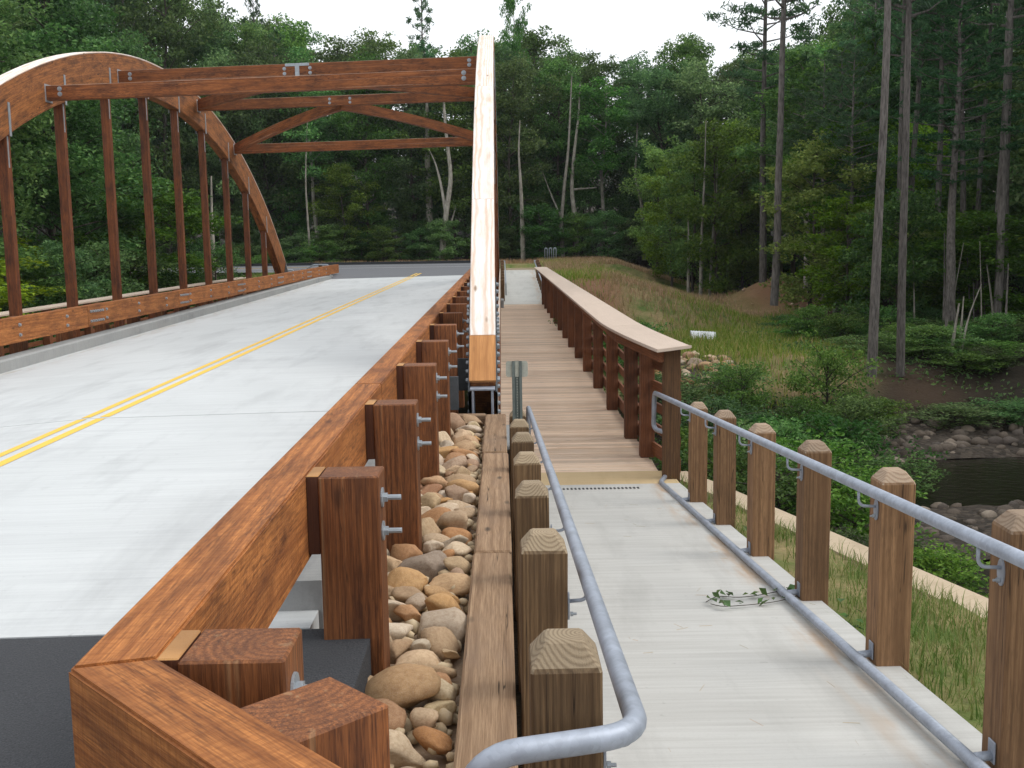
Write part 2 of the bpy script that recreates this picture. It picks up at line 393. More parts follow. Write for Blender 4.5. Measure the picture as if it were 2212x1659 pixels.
def np_mesh(name, V, F, mat, smooth=False):
    V = np.asarray(V, np.float32); F = np.asarray(F, np.int32); k = F.shape[1]
    me = bpy.data.meshes.new(name); me.vertices.add(len(V)); me.vertices.foreach_set('co', V.ravel())
    me.loops.add(F.size); me.loops.foreach_set('vertex_index', F.ravel())
    me.polygons.add(len(F)); me.polygons.foreach_set('loop_start', np.arange(0, F.size, k, dtype=np.int32))
    me.polygons.foreach_set('loop_total', np.full(len(F), k, np.int32))
    me.polygons.foreach_set('use_smooth', np.full(len(F), bool(smooth)))
    me.update(calc_edges=True); me.validate()
    if mat: me.materials.append(mat)
    return me
def slab(name, pts, zf, thick, mat, kind='structure', parent=None, ny=1, xm=None):
    """road slab: rectangle x0,x1,y0,y1 cut into ny strips, top height zf(x,y)"""
    x0, x1, y0, y1 = pts; V = []; F = []
    ys = np.linspace(y0, y1, ny + 1); cx = [x0, x1] if xm is None else [x0, xm, x1]; m = len(cx)
    for y in ys:
        V += [(x, y, float(zf(x, y))) for x in cx] + [(x, y, float(zf(x, y)) - thick) for x in cx[::-1]]
    k = 2 * m
    for i in range(ny):
        for j in range(k): a, b = k * i + j, k * i + (j + 1) % k; F.append((a, b, b + k, a + k))
    for base, fl in ((0, True), (k * ny, False)):
        for j in range(m - 1):
            q = (base + j, base + j + 1, base + k - 2 - j, base + k - 1 - j); F.append(q[::-1] if fl else q)
    o = put(name, np_mesh(name, V, F, mat), parent)
    if kind and parent is None: tag(o, None, None, None, kind)
    return o
_bolts = {}
def bolt_mesh(r=.022, L=.05, wash=.04):
    key = (r, L, wash)
    if key in _bolts: return _bolts[key]
    bm = bmesh.new()
    if wash: tube_bm(bm, [(0, 0, 0), (.008, 0, 0)], wash, 12)
    tube_bm(bm, [(.004, 0, 0), (.004 + r * 1.0, 0, 0)], r * 1.0, 6)
    if L > r: tube_bm(bm, [(.004, 0, 0), (L, 0, 0)], r * .55, 8)
    me = bm_done(bm, 'bolt', M['bolt']); _bolts[key] = me; return me
def bolt(parent, loc, d, r=.022, L=.05, wash=.04, name='bolt'):
    d = Vector(d); up = (0, 0, 1) if abs(d.z) < .9 else (0, 1, 0)
    return put(name, bolt_mesh(r, L, wash), parent, loc, d, up)

def bed_mat():
    s = NT('stream_gravel'); p = s.n('TexCoord').outputs['Object']
    v = s.n('TexVoronoi'); s.l(p, v.inputs['Vector']); v.inputs['Scale'].default_value = 9
    c = s.ramp(v.outputs['Color'], [(.0, (.03, .025, .02)), (.6, (.07, .055, .043)), (1., (.13, .105, .08))])
    h = s.math('SUBTRACT', 1.0, v.outputs['Distance'])
    return s.done(c, .85, 0, h, .9, .06, .2)
M['gravel'] = bed_mat()

def build_haze():
    bm = bmesh.new(); bmesh.ops.create_cube(bm, size=1.0); me = bm_done(bm, 'haze', None, False)
    s = NT('haze_air'); v = s.n('VolumePrincipled'); v.inputs['Color'].default_value = (.86, .93, 1.0, 1); v.inputs['Density'].default_value = HAZE
    s.l(v.outputs[0], s.out.inputs['Volume']); me.materials.append(s.m)
    o = bpy.data.objects.new('haze', me); link(o, None, Matrix.Translation((0, 330, 24)) @ Matrix.Diagonal((700, 760, 66, 1))); o['kind'] = 'stuff'
HAZE = .0002

# ================================================================== terrain
def sstep(a, b, x):
    t = np.clip((x - a) / (b - a), 0, 1); return t * t * (3 - 2 * t)
def zr(x, y):                       # road surface
    y = np.asarray(y, float)
    return -1.74 + .016 * (np.minimum(y, 51.) - 2.46) + .027 * np.maximum(y - 51., 0) + .015 * x + .056 * np.minimum(0, np.asarray(x, float) + 4.4) * np.clip((51. - y) / 34., 0, 1.2)
def zwalk(x, y): return -2.37 - .078 * (np.minimum(y, 13.0) - 5.65)
def zboard(x, y): return -2.945 + .0152 * (y - 13.8)
def zfar(x, y): return zboard(0, 49.9) - .01 + .083 * (y - 49.9)
def _vnoise(X, Y, s, seed):
    rs = np.random.RandomState(seed); g = rs.rand(64, 64)
    x = X / s; y = Y / s; xi = np.floor(x).astype(int); yi = np.floor(y).astype(int); fx = x - xi; fy = y - yi
    fx = fx * fx * (3 - 2 * fx); fy = fy * fy * (3 - 2 * fy)
    G = lambda i, j: g[i % 64, j % 64]
    return (G(xi, yi) * (1 - fx) + G(xi + 1, yi) * fx) * (1 - fy) + (G(xi, yi + 1) * (1 - fx) + G(xi + 1, yi + 1) * fx) * fy - .5
def ground_z(X, Y):
    X = np.asarray(X, float); Y = np.asarray(Y, float)
    yc = 22.0 + .10 * (X - 10); d = Y - yc
    nz = _vnoise(X, Y, 3.1, 1) * .5 + _vnoise(X, Y, 1.1, 2) * .16
    # valley floor and creek bed
    bed = -5.35 + .42 * sstep(1.2, 2.9, np.abs(d)) + .22 * sstep(3, 7, np.abs(d))
    far_plain = -3.35 + .045 * np.clip(X - 12, 0, 60) + .16 * np.clip(X - 24, 0, 60) + .10 * np.clip(-X - 14, 0, 60) + .15 * np.clip(-X - 26, 0, 60)
    far_plain = far_plain + nz * .55
    z = np.where(d > 0, bed + (far_plain - bed) * sstep(4.6, 10.0, d), bed)
    # under the bridge: riprap slope to the far abutment
    under = sstep(3.2, 2.2, X) * sstep(-13.2, -12.2, X)
    # near side
    near_out = -4.7 + .03 * np.clip(X - 8, 0, 60) + nz * .4
    yw = np.clip(14 - (X - 2.43) * 6.2, -6, 14)
    near_in = zwalk(0, np.minimum(Y, 13)) - .10 + nz * .05
    near_fill = np.where(X > 2.2, near_in - .05 * (X - 2.2), np.where(X < -9.5, -2.3 - .3 * (-9.5 - X), -2.15))
    near_fill = np.where((X > -1.0) & (X <= 2.2), np.minimum(near_in, -2.2), near_fill)
    inside = (X < 2.43 + (14 - Y) * .162) & (Y < 13.8) & (X > -14)
    left_slope = np.maximum(-4.9, near_fill)
    bank = near_out + (bed - near_out) * sstep(8.5, 5.0, -d)
    z = np.where(d < 0, bank, z)
    z = np.where(inside & (d < 0), left_slope, z)
    z = np.where((X < -14) & (d < 0), np.maximum(bed, -4.9 + .35 * np.clip(-14 - X, 0, 20) * sstep(4, 9, -d)) + nz, z)
    # far road embankment
    top = zr(-4, Y) - .10
    right = np.clip(X - np.where(Y > 66, 7.5, 5.4), 0, 99); leftd = np.clip(-13.0 - X, 0, 99)
    emb = top - .34 * right - .34 * leftd + nz * .16
    emb = np.where((X > -9.2) & (X < 2.4), np.minimum(emb, zr(-4, Y) - .12), emb)
    emb = np.where((X > -.4) & (X < 2.5) & (Y < 67), np.minimum(emb, zfar(0, np.maximum(Y, 49.9)) - .2), emb)
    start = np.where((X > -9.6) & (X < 2.6), 49.6, 47.5)
    k = sstep(start - 8.5, start, Y)
    embk = -4.8 + (emb + 4.8) * k
    z = np.where(Y > 38, np.maximum(z, embk), z)
    # rising hill behind the cross road
    hill = np.clip(Y - 74, 0, 400); z = np.where(Y > 74, z + .10 * hill * sstep(-60, 10, 40 - np.abs(X) * .2) , z)
    z = np.where(Y > 74, np.minimum(z, 30), z)
    z = np.where(Y > 74, np.maximum(z, -.7 + (Y - 74) * .10), z)
    # spoil heap
    mr = np.hypot((X - 14.9) / 3.6, (Y - 56.5) / 3.6); z = z + 1.35 * np.exp(-mr ** 2 * 1.6) * (1 + nz)
    # eroded bank on the right
    return z
def gz(x, y): return float(ground_z(np.array([x]), np.array([y]))[0])

def build_ground():
    xs = np.concatenate([np.linspace(-320, -60, 12)[:-1], np.linspace(-60, -16, 34)[:-1], np.linspace(-16, 26, 120)[:-1], np.linspace(26, 60, 28)[:-1], np.linspace(60, 320, 12)])
    ys = np.concatenate([np.linspace(-40, -4, 8)[:-1], np.linspace(-4, 76, 200)[:-1], np.linspace(76, 130, 30)[:-1], np.linspace(130, 700, 14)])
    X, Y = np.meshgrid(xs, ys); Z = ground_z(X, Y)
    V = np.stack([X, Y, Z], -1).reshape(-1, 3); nx, ny = len(xs), len(ys)
    i = np.arange(nx - 1)[None, :] + nx * np.arange(ny - 1)[:, None]; i = i.ravel()
    F = np.stack([i, i + 1, i + 1 + nx, i + nx], -1)
    me = np_mesh('ground', V, F, M['ground'], True)
    x, y = V[:, 0], V[:, 1]
    grass = sstep(15, 12.5, x + _vnoise(x, y, 4, 7) * 5 - .07 * (y - 40)) * sstep(27.3, 29.5, y + _vnoise(x, y, 3, 8) * 3) * sstep(74, 72, y)
    grass = grass * np.where(y < 42, sstep(10.8, 9.2, x - .34 * np.maximum(y - 28, 0)), 1)
    grass = np.maximum(grass, sstep(13.9, 13.5, y) * sstep(2.2, 2.3, x) * sstep(5, 3.6, x))
    grass = np.maximum(grass, sstep(48, 50, y) * sstep(74.5, 73, y) * sstep(-15.5, -13, x) * (x < 3))
    grass = grass * (1 - .0 * x)
    soil = np.exp(-np.hypot((x - 14.4) / 3.0, (y - 55.0) / 4.2) ** 2 * 1.3)
    soil = np.maximum(soil, np.exp(-np.hypot((x - 12.0) / 1.3, (y - 29.3) / 1.6) ** 2) * .15)
    soil = np.maximum(soil, sstep(34, 37, y) * sstep(50, 48, y) * sstep(6.0, 4.5, x) * sstep(-13, -11, x))
    soil = np.maximum(soil, .7 * np.exp(-np.hypot((x - 7.2) / 1.6, (y - 33.0) / 1.5) ** 2))
    c = np.stack([grass, soil, 0 * x, 0 * x + 1], -1).astype(np.float32)
    a = me.color_attributes.new('cover', 'FLOAT_COLOR', 'POINT'); a.data.foreach_set('color', c.ravel())
    tag(put('ground', me), None, None, None, 'structure')
build_ground()
# creek water
V = []; F = []
xs = np.linspace(-60, 60, 40)
for x in xs: V += [(x, 22.0 + .10 * (x - 10) - 3.0, -5.04), (x, 22.0 + .10 * (x - 10) + 3.0, -5.04)]
for i in range(len(xs) - 1): F.append((2 * i, 2 * i + 2, 2 * i + 3, 2 * i + 1))
tag(put('creek_water', np_mesh('creek_water', V, F, M['water'])), None, None, None, 'structure')

# ================================================================== road
XC = -4.37
slab('approach_road', (-16, -.62, -30, 4.66), lambda x, y: zr(x, y) - .003, .25, M['asphalt'], ny=6, xm=-4.4)
slab('approach_slab', (-8.75, -.92, 4.67, 10.93), zr, .35, M['road'], ny=4, xm=-4.4)
slab('bridge_deck', (-8.75, -.92, 10.95, 46.68), zr, .35, M['road'], ny=12, xm=-4.4)
slab('far_approach_slab', (-8.75, -.92, 46.70, 50.95), zr, .35, M['road'], ny=4, xm=-4.4)
slab('deck_joint', (-8.7, -.95, 10.925, 10.955), lambda x, y: zr(x, y) - .008, .2, M['black'], xm=-4.4)
slab('deck_joint', (-8.7, -.95, 46.675, 46.705), lambda x, y: zr(x, y) - .008, .2, M['black'], xm=-4.4)
def cross_road():
    # the road beyond the bridge widens into the T junction
    V = []; F = []
    rows = [(50.96, -8.9, -.75), (53, -9.1, -.75), (56, -10.2, -.75), (58.5, -13, -.75), (60.5, -22, -.7), (61.5, -60, -.7), (61.9, -110, -.7), (68.7, -110, -.7)]
    for y, a, b in rows:
        for k in range(9):
            x = a + (b - a) * k / 8; V.append((x, y, float(zr(-4, y)) - .004 + (.015 * (x + 4) if y < 51.2 else 0)))
    for j in range(len(rows) - 1):
        for k in range(8): i = j * 9 + k; F.append((i, i + 1, i + 10, i + 9))
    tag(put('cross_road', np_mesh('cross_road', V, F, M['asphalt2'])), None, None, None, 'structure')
cross_road()
def strip(name, pts, wd, mat, lift=.004, zfun=None):
    """flat painted strip along xy points, laid 4 mm over the surface"""
    zfun = zfun or zr; V = []; F = []
    P_ = [Vector((x, y, 0)) for x, y in pts]
    for i, p in enumerate(P_):
        t = (P_[min(i + 1, len(P_) - 1)] - P_[max(i - 1, 0)]).normalized(); n = Vector((-t.y, t.x, 0)) * wd / 2
        for q in (p - n, p + n): V.append((q.x, q.y, float(zfun(q.x, q.y)) + lift))
    for i in range(len(P_) - 1): F.append((2 * i, 2 * i + 2, 2 * i + 3, 2 * i + 1))
    return tag(put(name, np_mesh(name, V, F, mat)), None, None, None, 'structure')
def zr_far(x, y): return float(zr(-4, y)) - .004 if y > 51.2 else float(zr(x, y))
for dx in (-.10, .10):
    ys = [-12, 0, 4.6]; strip('road_line', [(XC + dx, y) for y in ys], .10, M['yellow'])
    strip('road_line', [(XC + dx, y) for y in np.linspace(4.75, 10.9, 5)], .10, M['yellow'])
    strip('road_line', [(XC + dx, y) for y in np.linspace(11.0, 46.65, 14)], .10, M['yellow'])
    strip('road_line', [(XC + dx, y) for y in np.linspace(46.73, 50.9, 4)], .10, M['yellow'])
    strip('road_line', [(XC + dx + .012 * (y - 51) ** 1.5, y) for y in np.linspace(51.3, 54.5, 5)], .10, M['yellow'], .006, zr_far)
strip('road_line', [(-8.55, 51.3), (-8.6, 53.0), (-9.2, 55.5), (-10.8, 57.6), (-14, 59.4)], .13, M['whiteline'], .006, zr_far)
strip('road_line', [(-60, 63.2), (-20, 62.9), (-.9, 62.9)], .13, M['whiteline'], .006, zr_far)
strip('road_line', [(-60, 66.6), (-20, 66.6), (-.9, 66.6)], .11, M['whiteline'], .006, zr_far)
strip('road_line', [(-40, 64.7), (-12, 64.7)], .10, M['yellow'], .006, zr_far)
strip('road_line', [(-40, 64.95), (-12, 64.95)], .10, M['yellow'], .006, zr_far)
def kerb(name, x0, x1, y0, y1, h, zf, mat, ny=8):
    V = []; F = []; ys = np.linspace(y0, y1, ny + 1); b = .03
    prof = lambda y: [(x0, -.3), (x1, -.3), (x1, h - b), (x1 - b, h), (x0 + b, h), (x0, h - b)]
    for y in ys:
        hh = h if y0 + .01 < y < y1 - .01 or ny < 6 else h * .75
        V += [(x, y, float(zf(x, y)) + min(z, hh)) for x, z in prof(y)]
    for i in range(ny):
        for k in range(6): a = 6 * i + k; c = 6 * i + (k + 1) % 6; F.append((a, c, c + 6, a + 6))
    me = np_mesh(name, V, F, mat); bm = bmesh.new(); bm.from_mesh(me); bmesh.ops.holes_fill(bm, edges=[e for e in bm.edges if e.is_boundary]); bm.to_mesh(me); bm.free()
    return tag(put(name, me), None, None, None, 'structure')
kerb('kerb', -8.80, -8.36, 4.7, 51.4, .21, zr, M['kerb'], 16)
kerb('kerb', -1.22, -.90, 4.9, 51.0, .20, zr, M['kerb'], 16)
def far_kerb():
    V = []; F = []
    for i, x in enumerate(np.linspace(-110, -.1, 24)):
        z = float(zr(-4, 68.7)); V += [(x, 68.7, z - .2), (x, 68.7, z + .16), (x, 69.0, z + .17), (x, 69.0, z - .2)]
        if i: a = 4 * (i - 1); F += [(a, a + 1, a + 5, a + 4), (a + 1, a + 2, a + 6, a + 5), (a + 2, a + 3, a + 7, a + 6)]
    tag(put('kerb', np_mesh('far_kerb', V, F, M['asphalt'])), None, None, None, 'structure')
far_kerb()

# ================================================================== arch bridge
BR = thing('timber_arch_bridge', 'two stained timber arches with white tops, hangers and cross struts over the concrete road', 'bridge', (-5, 12, -1.9))
ARCH = {'near': dict(x=-.245, yc=30.1, zc=-20.25), 'left': dict(x=-9.87, yc=30.97, zc=-20.34)}
RO, RI, AW = 25.80, 24.88, .31
def arch_pt(A, r, t): return (A['x'], A['yc'] + r * math.sin(t), A['zc'] + r * math.cos(t))
def sweep(name, A, r0, r1, w, t0, t1, n, mat, parent):
    V = []; G = []; F = []
    for i in range(n + 1):
        t = t0 + (t1 - t0) * i / n
        for x, r in ((-w / 2, r0), (w / 2, r0), (w / 2, r1), (-w / 2, r1)):
            p = arch_pt(A, r, t); V.append((p[0] + x, p[1], p[2])); G.append((t * 25.3, x, r - r0 - .3))
    for i in range(n):
        for k in range(4): a = 4 * i + k; b = 4 * i + (k + 1) % 4; F.append((a, b, b + 4, a + 4))
    F += [(3, 2, 1, 0), tuple(4 * n + k for k in range(4))]
    me = np_mesh(name, V, F, mat); set_grain(me, G)
    bm = bmesh.new(); bm.from_mesh(me)
    bmesh.ops.bevel(bm, geom=[e for e in bm.edges if abs((e.verts[0].co - e.verts[1].co).y) > .05 and len(e.link_faces) == 2], offset=.012, segments=1, affect='EDGES')
    bmesh.ops.recalc_face_normals(bm, faces=bm.faces); bm.to_mesh(me); bm.free()
    loc = MW[parent.name].translation
    o = bpy.data.objects.new(name, me); return link(o, parent, Matrix.Identity(4))
T0 = -math.asin(17.75 / RO); T1 = math.asin(17.6 / RO)
def t_of_px(A, ypx):
    lo, hi = T0, T0 + .5
    for _ in range(40):
        m = (lo + hi) / 2
        if px_of(arch_pt(A, RO + .03, m))[1] > ypx: lo = m
        else: hi = m
    return lo
HY = [18.35 + 2.81 * k for k in range(10)]
for key, A in ARCH.items():
    ar = sweep('arch', A, RI, RO, AW, T0, T1, 64, M['arch'], BR)
    ts = [T0, t_of_px(ARCH['near'], 724), t_of_px(ARCH['near'], 430), t_of_px(ARCH['near'], 186), -.15, .2, .5, T1]
    for i, (a, b) in enumerate(zip(ts, ts[1:])):
        sweep('top_board', A, RO + .001, RO + .034, AW + .012, a + .0001, b - .0002, 14, M['orange'] if i == 0 else M['white'], ar)
    dY = A['yc'] - 30.97
    for y in HY:
        y = y + dY; zi = A['zc'] + math.sqrt(RI ** 2 - (y - A['yc']) ** 2)
        h = beam('hanger', (A['x'], y, -2.45), (A['x'], y, zi + .02 + .0), .20, .17, M['hanger'], BR, (0, 1, 0))
        dz = RO * 0 + (A['zc'] + math.sqrt(RO ** 2 - (y - A['yc']) ** 2)) - zi
        for sx in (-1, 1):
            put('strap', boxm(.66, .085, .012, M['bolt'], .002), h, (A['x'] + sx * (AW / 2 + .0075), y, zi + .25 + (dz - .92) * .35), (0, 0, 1), (sx, 0, 0))
            put('strap', boxm(.62, .05, .008, M['bolt'], .002), h, (A['x'] + sx * .1055, y - .035, zi - .36), (0, 0, 1), (sx, 0, 0))
    # tie girder under the hangers
    beam('tie_girder', (A['x'], A['yc'] - 17.3, -2.50 + .0), (A['x'], A['yc'] + 17.3, -1.98), .30, .62, M['redpost'], BR)
    # steel shoes and side plates at the springings
    for end, t in ((-1, T0), (1, T1)):
        yb = A['yc'] + end * 17.75; n = 13
        for sx in (-1, 1):
            xx = A['x'] + sx * (AW / 2 + .012)
            V = []; F = []
            for i in range(13):
                tt = t - end * (i / 12) * .078 + end * .004
                for r in (RI + .05, RO - .05):
                    for dx in (0, sx * .018):
                        p = arch_pt(A, r, tt); V.append((xx - sx * .01 + dx, p[1], p[2]))
            for i in range(12):
                a = 4 * i
                for q in ((0, 1, 5, 4), (2, 0, 4, 6), (1, 3, 7, 5), (3, 2, 6, 7)): F.append(tuple(a + k for k in q))
            pl = bpy.data.objects.new('side_plate', np_mesh('side_plate', V, F, M['plate'])); link(pl, BR, Matrix.Identity(4))
            for i in range(n):
                tt = t - end * (.006 + i / n * .072)
                for r in (RI + .16, RO - .14):
                    p = arch_pt(A, r, tt); bolt(pl, (xx + sx * .009, p[1], p[2]), (sx, 0, 0), .026, .034, .030)
        zb = A['zc'] + RO * math.cos(t)
        zb0 = zb - .05 if end < 0 else zb - .05
        for sx in (-1, 1):
            put('shoe_plate', boxm(.72, .56, .028, M['galv'], .004), BR, (A['x'] + sx * .115, yb - end * .22 + end * .05, zb0 - .30), (0, 1, 0), (sx, 0, 0))
        put('shoe_plate', boxm(.30, .60, .024, M['galv'], .004), BR, (A['x'], yb - end * .1, zb0 - .012), (1, 0, 0), (0, 0, 1))
        put('shoe_base', boxm(.44, .9, .05, M['galv'], .006), BR, (A['x'], yb - end * .1, zb0 - .60), (1, 0, 0), (0, 0, 1))
        put('shoe_pin', boxm(.2, .26, .26, M['signback'], .06), BR, (A['x'], yb - end * .05, zb0 - .48), (1, 0, 0), (0, 0, 1))
        put('abutment_block', boxm(1.2, 1.6, 1.5, M['kerb'], .03), BR, (A['x'] - (.25 if A['x'] > -5 else -.0), yb - end * .25 + (.0 if end < 0 else .55), zb0 - .62 - .75 - .02), (1, 0, 0), (0, 0, 1))
A = ARCH['near']
for (xa, ya, za, zb_, sz) in ((-.60, 12.12, -1.82, -1.42, .15), (-.515, 13.35, -1.75, -1.33, .15)):
    put('splash_plate', boxm(sz, .03, zb_ - za, M['plate'], .004), BR, (xa, ya, (za + zb_) / 2), (1, 0, 0), (0, 0, 1))
# struts and K braces
RM = (RO + RI) / 2
def strut_pt(A, dy, side, drop=0.0):
    return Vector((A['x'] + side * (AW / 2 + .012), A['yc'] + dy, A['zc'] + math.sqrt(RM ** 2 - dy * dy) + drop))
mids = {}
DROP = {'B': -.15, 'A': -.13, 'C': .14, 'D': .24}
for nm, dy, hgt, wid, mat in (('B', -7.92, .30, .2, 'brace'), ('A', -3.5, .34, .2, 'brace'), ('C', 3.5, .31, .2, 'brace'), ('D', 7.95, .32, .2, 'brace')):
    dr = DROP[nm]; a, b = strut_pt(ARCH['left'], dy, 1, dr), strut_pt(ARCH['near'], dy, -1, dr)
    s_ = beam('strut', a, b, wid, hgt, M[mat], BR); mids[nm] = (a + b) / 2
    d = (b - a).normalized()
    for p, sg in ((a, 1), (b, -1)):
        put('end_plate', boxm(.016, .30, hgt + .08, M['bolt'], .003), s_, p - d * sg * .004, d, (0, 0, 1))
        for dz in (-.055, .055):
            bolt(s_, p + d * sg * .30 + Vector((0, -wid / 2, dz + .02)), (0, -1, 0), .032, .03, .05)
    if nm in 'AC':
        m = mids[nm]
        if nm == 'A':
            put('tee_plate', boxm(.62, .012, .07, M['bolt'], .002), s_, m + Vector((0, -wid / 2 - .007, hgt / 2 - .03)), d, (0, 0, 1))
            put('tee_plate', boxm(.11, .014, hgt - .04, M['bolt'], .002), s_, m + Vector((0, -wid / 2 - .008, -.03)), d, (0, 0, 1))
        for dx in (-.33, .33):
            for dz in (-.07, .05): bolt(s_, m + d * dx + Vector((0, -wid / 2, dz)), (0, -1, 0), .03, .03, .045)
def arcbrace(p0, p1, parent, bow=.1, w=.18, h=.30):
    # gently curved brace: leaves the strut centre almost flat and bends down to the arch
    p0, p1 = Vector(p0), Vector(p1); n = 12; V = []; G = []; F = []
    side = (p1 - p0); flat = Vector((side.x, 0, 0))
    c = p0.lerp(p1, .42) + Vector((0, 0, bow * (p0.z - p1.z) + bow * .5))
    pts = [p0 * (1 - t) ** 2 + c * 2 * t * (1 - t) + p1 * t * t for t in [i / n for i in range(n + 1)]]
    s = 0
    for i, p in enumerate(pts):
        t = (pts[min(i + 1, n)] - pts[max(i - 1, 0)]).normalized(); yv = Vector((0, 0, 1)).cross(t).normalized(); z = t.cross(yv)
        if i: s += (p - pts[i - 1]).length
        for a_, b_ in ((-1, -1), (1, -1), (1, 1), (-1, 1)):
            q = p + yv * a_ * w / 2 + z * b_ * h / 2; V.append(tuple(q)); G.append((s, a_ * w / 2, b_ * h / 2))
    for i in range(n):
        for k in range(4): q = 4 * i + k; r_ = 4 * i + (k + 1) % 4; F.append((q, r_, r_ + 4, q + 4))
    F += [(3, 2, 1, 0), tuple(4 * n + k for k in range(4))]
    me = np_mesh('brace', V, F, M['brace']); set_grain(me, G)
    bm = bmesh.new(); bm.from_mesh(me); bmesh.ops.recalc_face_normals(bm, faces=bm.faces); bm.to_mesh(me); bm.free()
    o = bpy.data.objects.new('brace', me); return link(o, parent, Matrix.Identity(4))
for src, dst in (('A', 3.5), ('C', 7.95)):
    for A_, side in ((ARCH['left'], 1), (ARCH['near'], -1)):
        e = strut_pt(A_, dst, side, DROP[{-7.92: 'B', 3.5: 'C', 7.95: 'D'}[dst]]); m = mids[src]
        sgn = 1 if dst > -4 else -1
        e2 = e + Vector((side * .14, -sgn * .24, .02)); m2 = m + Vector((-side * .06 * -1, sgn * .14, -.12))
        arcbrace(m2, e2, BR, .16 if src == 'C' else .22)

# ================================================================== guardrails
def z_rail(y): return -1.0 + .0155 * (y - 2.46)
GR = thing('guardrail', 'near timber guardrail with mitred corner, stout posts and bolts beside the cobbles', 'guardrail', (-.9, 2.5, -1.8), 'timber guardrails along the road')
RW, RH = .20, .39
def prism(name, foot, z0f, z1f, mat, parent, gdir, bev=.008):
    """vertical prism over an xy polygon; z0f/z1f heights of bottom and top at (x,y)"""
    bm = bmesh.new(); lo = [bm.verts.new((x, y, z0f(x, y))) for x, y in foot]; hi = [bm.verts.new((x, y, z1f(x, y))) for x, y in foot]
    n = len(foot); bm.faces.new(lo[::-1]); bm.faces.new(hi)
    for i in range(n): bm.faces.new((lo[i], lo[(i + 1) % n], hi[(i + 1) % n], hi[i]))
    bmesh.ops.recalc_face_normals(bm, faces=bm.faces)
    if bev: bmesh.ops.bevel(bm, geom=list(bm.edges), offset=bev, segments=2, affect='EDGES')
    me = bm_done(bm, name, mat, False); d = Vector(gdir).normalized(); s = Vector((-d.y, d.x, 0))
    c0 = Vector((foot[0][0], foot[0][1], z1f(*foot[0])))
    set_grain(me, [((v.co - c0).dot(d), (v.co - c0).dot(s), v.co.z - c0.z + .1) for v in me.vertices])
    o = bpy.data.objects.new(name, me); return link(o, parent, Matrix.Identity(4))
# mitred corner: the main rail starts on the diagonal, the flare runs off at 45 degrees
segs = [2.47, 7.5, 14.3, 20.3, 26.4, 32.5, 38.6, 44.7, 52.5]
for i, (a, b) in enumerate(zip(segs, segs[1:])):
    f = [(-1.085, a + (0 if i else .0)), (-.885, a + (0 if i else .055)), (-.885, b - .004), (-1.085, b - .004)]
    prism('rail', f, lambda x, y: z_rail(y) - RH, lambda x, y: z_rail(y), M['glulam'], GR, (0, 1, 0))
fl = Vector((.69, -.72, 0)).normalized(); nf = Vector((-fl.y, fl.x, 0))
pA, pB = Vector((-1.088, 2.463, 0)), Vector((-.880, 2.518, 0))
flare = [(pA.x, pA.y), tuple((pA + fl * 2.2)[:2]), tuple((pB + fl * 2.2)[:2]), (pB.x, pB.y)]
prism('end_rail', flare, lambda x, y: -1.0 - RH, lambda x, y: -1.0 + .001, M['glulam'], GR, fl)
PY = [2.50 + 2.02 * k for k in range(25)]
PW, PD = .27, .235
def guard_post(parent, x0, y, zt, zbot, side, ybolt=True):
    p = beam('post', (x0, y + PD / 2, zbot), (x0, y + PD / 2, zt), PW, PD, M['redpost'], parent, (0, 1, 0), .007)
    for dz in (-.115, -.27):
        bolt(p, (x0 + side * (PW / 2 + .001), y + PD / 2 - .03, zt + dz), (side, 0, 0), .023, .088, .045)
    return p
for k, y in enumerate(PY):
    zt = z_rail(y) - .004
    guard_post(GR, -.695, y, zt, zt - 1.35, 1)
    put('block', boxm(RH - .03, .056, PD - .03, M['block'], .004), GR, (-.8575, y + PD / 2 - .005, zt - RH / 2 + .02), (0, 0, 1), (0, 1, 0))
fp = Vector((-.46, 2.215, 0)) + nf * .02
p = put('post', boxm(1.35, PW, PD, M['redpost'], .007), GR, (fp.x + .0, fp.y - .0, -1.0 - .006 - .675), (0, 0, 1), (fl.x, fl.y, 0))
fp2 = fp + fl * 1.5
put('post', boxm(1.35, PW, PD, M['redpost'], .007), GR, (fp2.x, fp2.y, -1.0 - .006 - .675), (0, 0, 1), (fl.x, fl.y, 0))
# left guardrail
GL = thing('guardrail', 'far timber guardrail bolted in long sections in front of the left arch hangers', 'guardrail', (-8.7, 2.5, -1.8), 'timber guardrails along the road')
def z_lrail(y): return -.995 + .0158 * (y - 17.7)
lseg = [2.5, 9.3, 15.4, 21.5, 27.6, 33.7, 39.8, 45.9, 55.0]
for a, b in zip(lseg, lseg[1:]):
    rl = prism('rail', [(-8.74, a + .002), (-8.55, a + .002), (-8.55, b - .002), (-8.74, b - .002)], lambda x, y: z_lrail(y) - .44, lambda x, y: z_lrail(y), M['glulam'], GL, (0, 1, 0))
    for y in [a + 1.0 + 2.02 * k for k in range(3)]:
        for dz in (-.13, -.31): bolt(rl, (-8.549, y, z_lrail(y) + dz), (1, 0, 0), .028, .02, .034)
    for q in range(6):
        for dz in (-.12, -.32): bolt(rl, (-8.549, a + .14 + .13 * q - (.0 if a > 3 else 0), z_lrail(a) + dz), (1, 0, 0), .026, .02, .03)
for k in range(26):
    y = 2.6 + 2.02 * k + .4; zt = z_lrail(y) - .03
    beam('post', (-8.93, y, zt - 1.3), (-8.93, y, zt), .25, .235, M['redpost'], GL, (0, 1, 0))
    put('block', boxm(.38, .06, .2, M['redpost'], .004), GL, (-8.775, y, zt - .24), (0, 0, 1), (0, 1, 0))

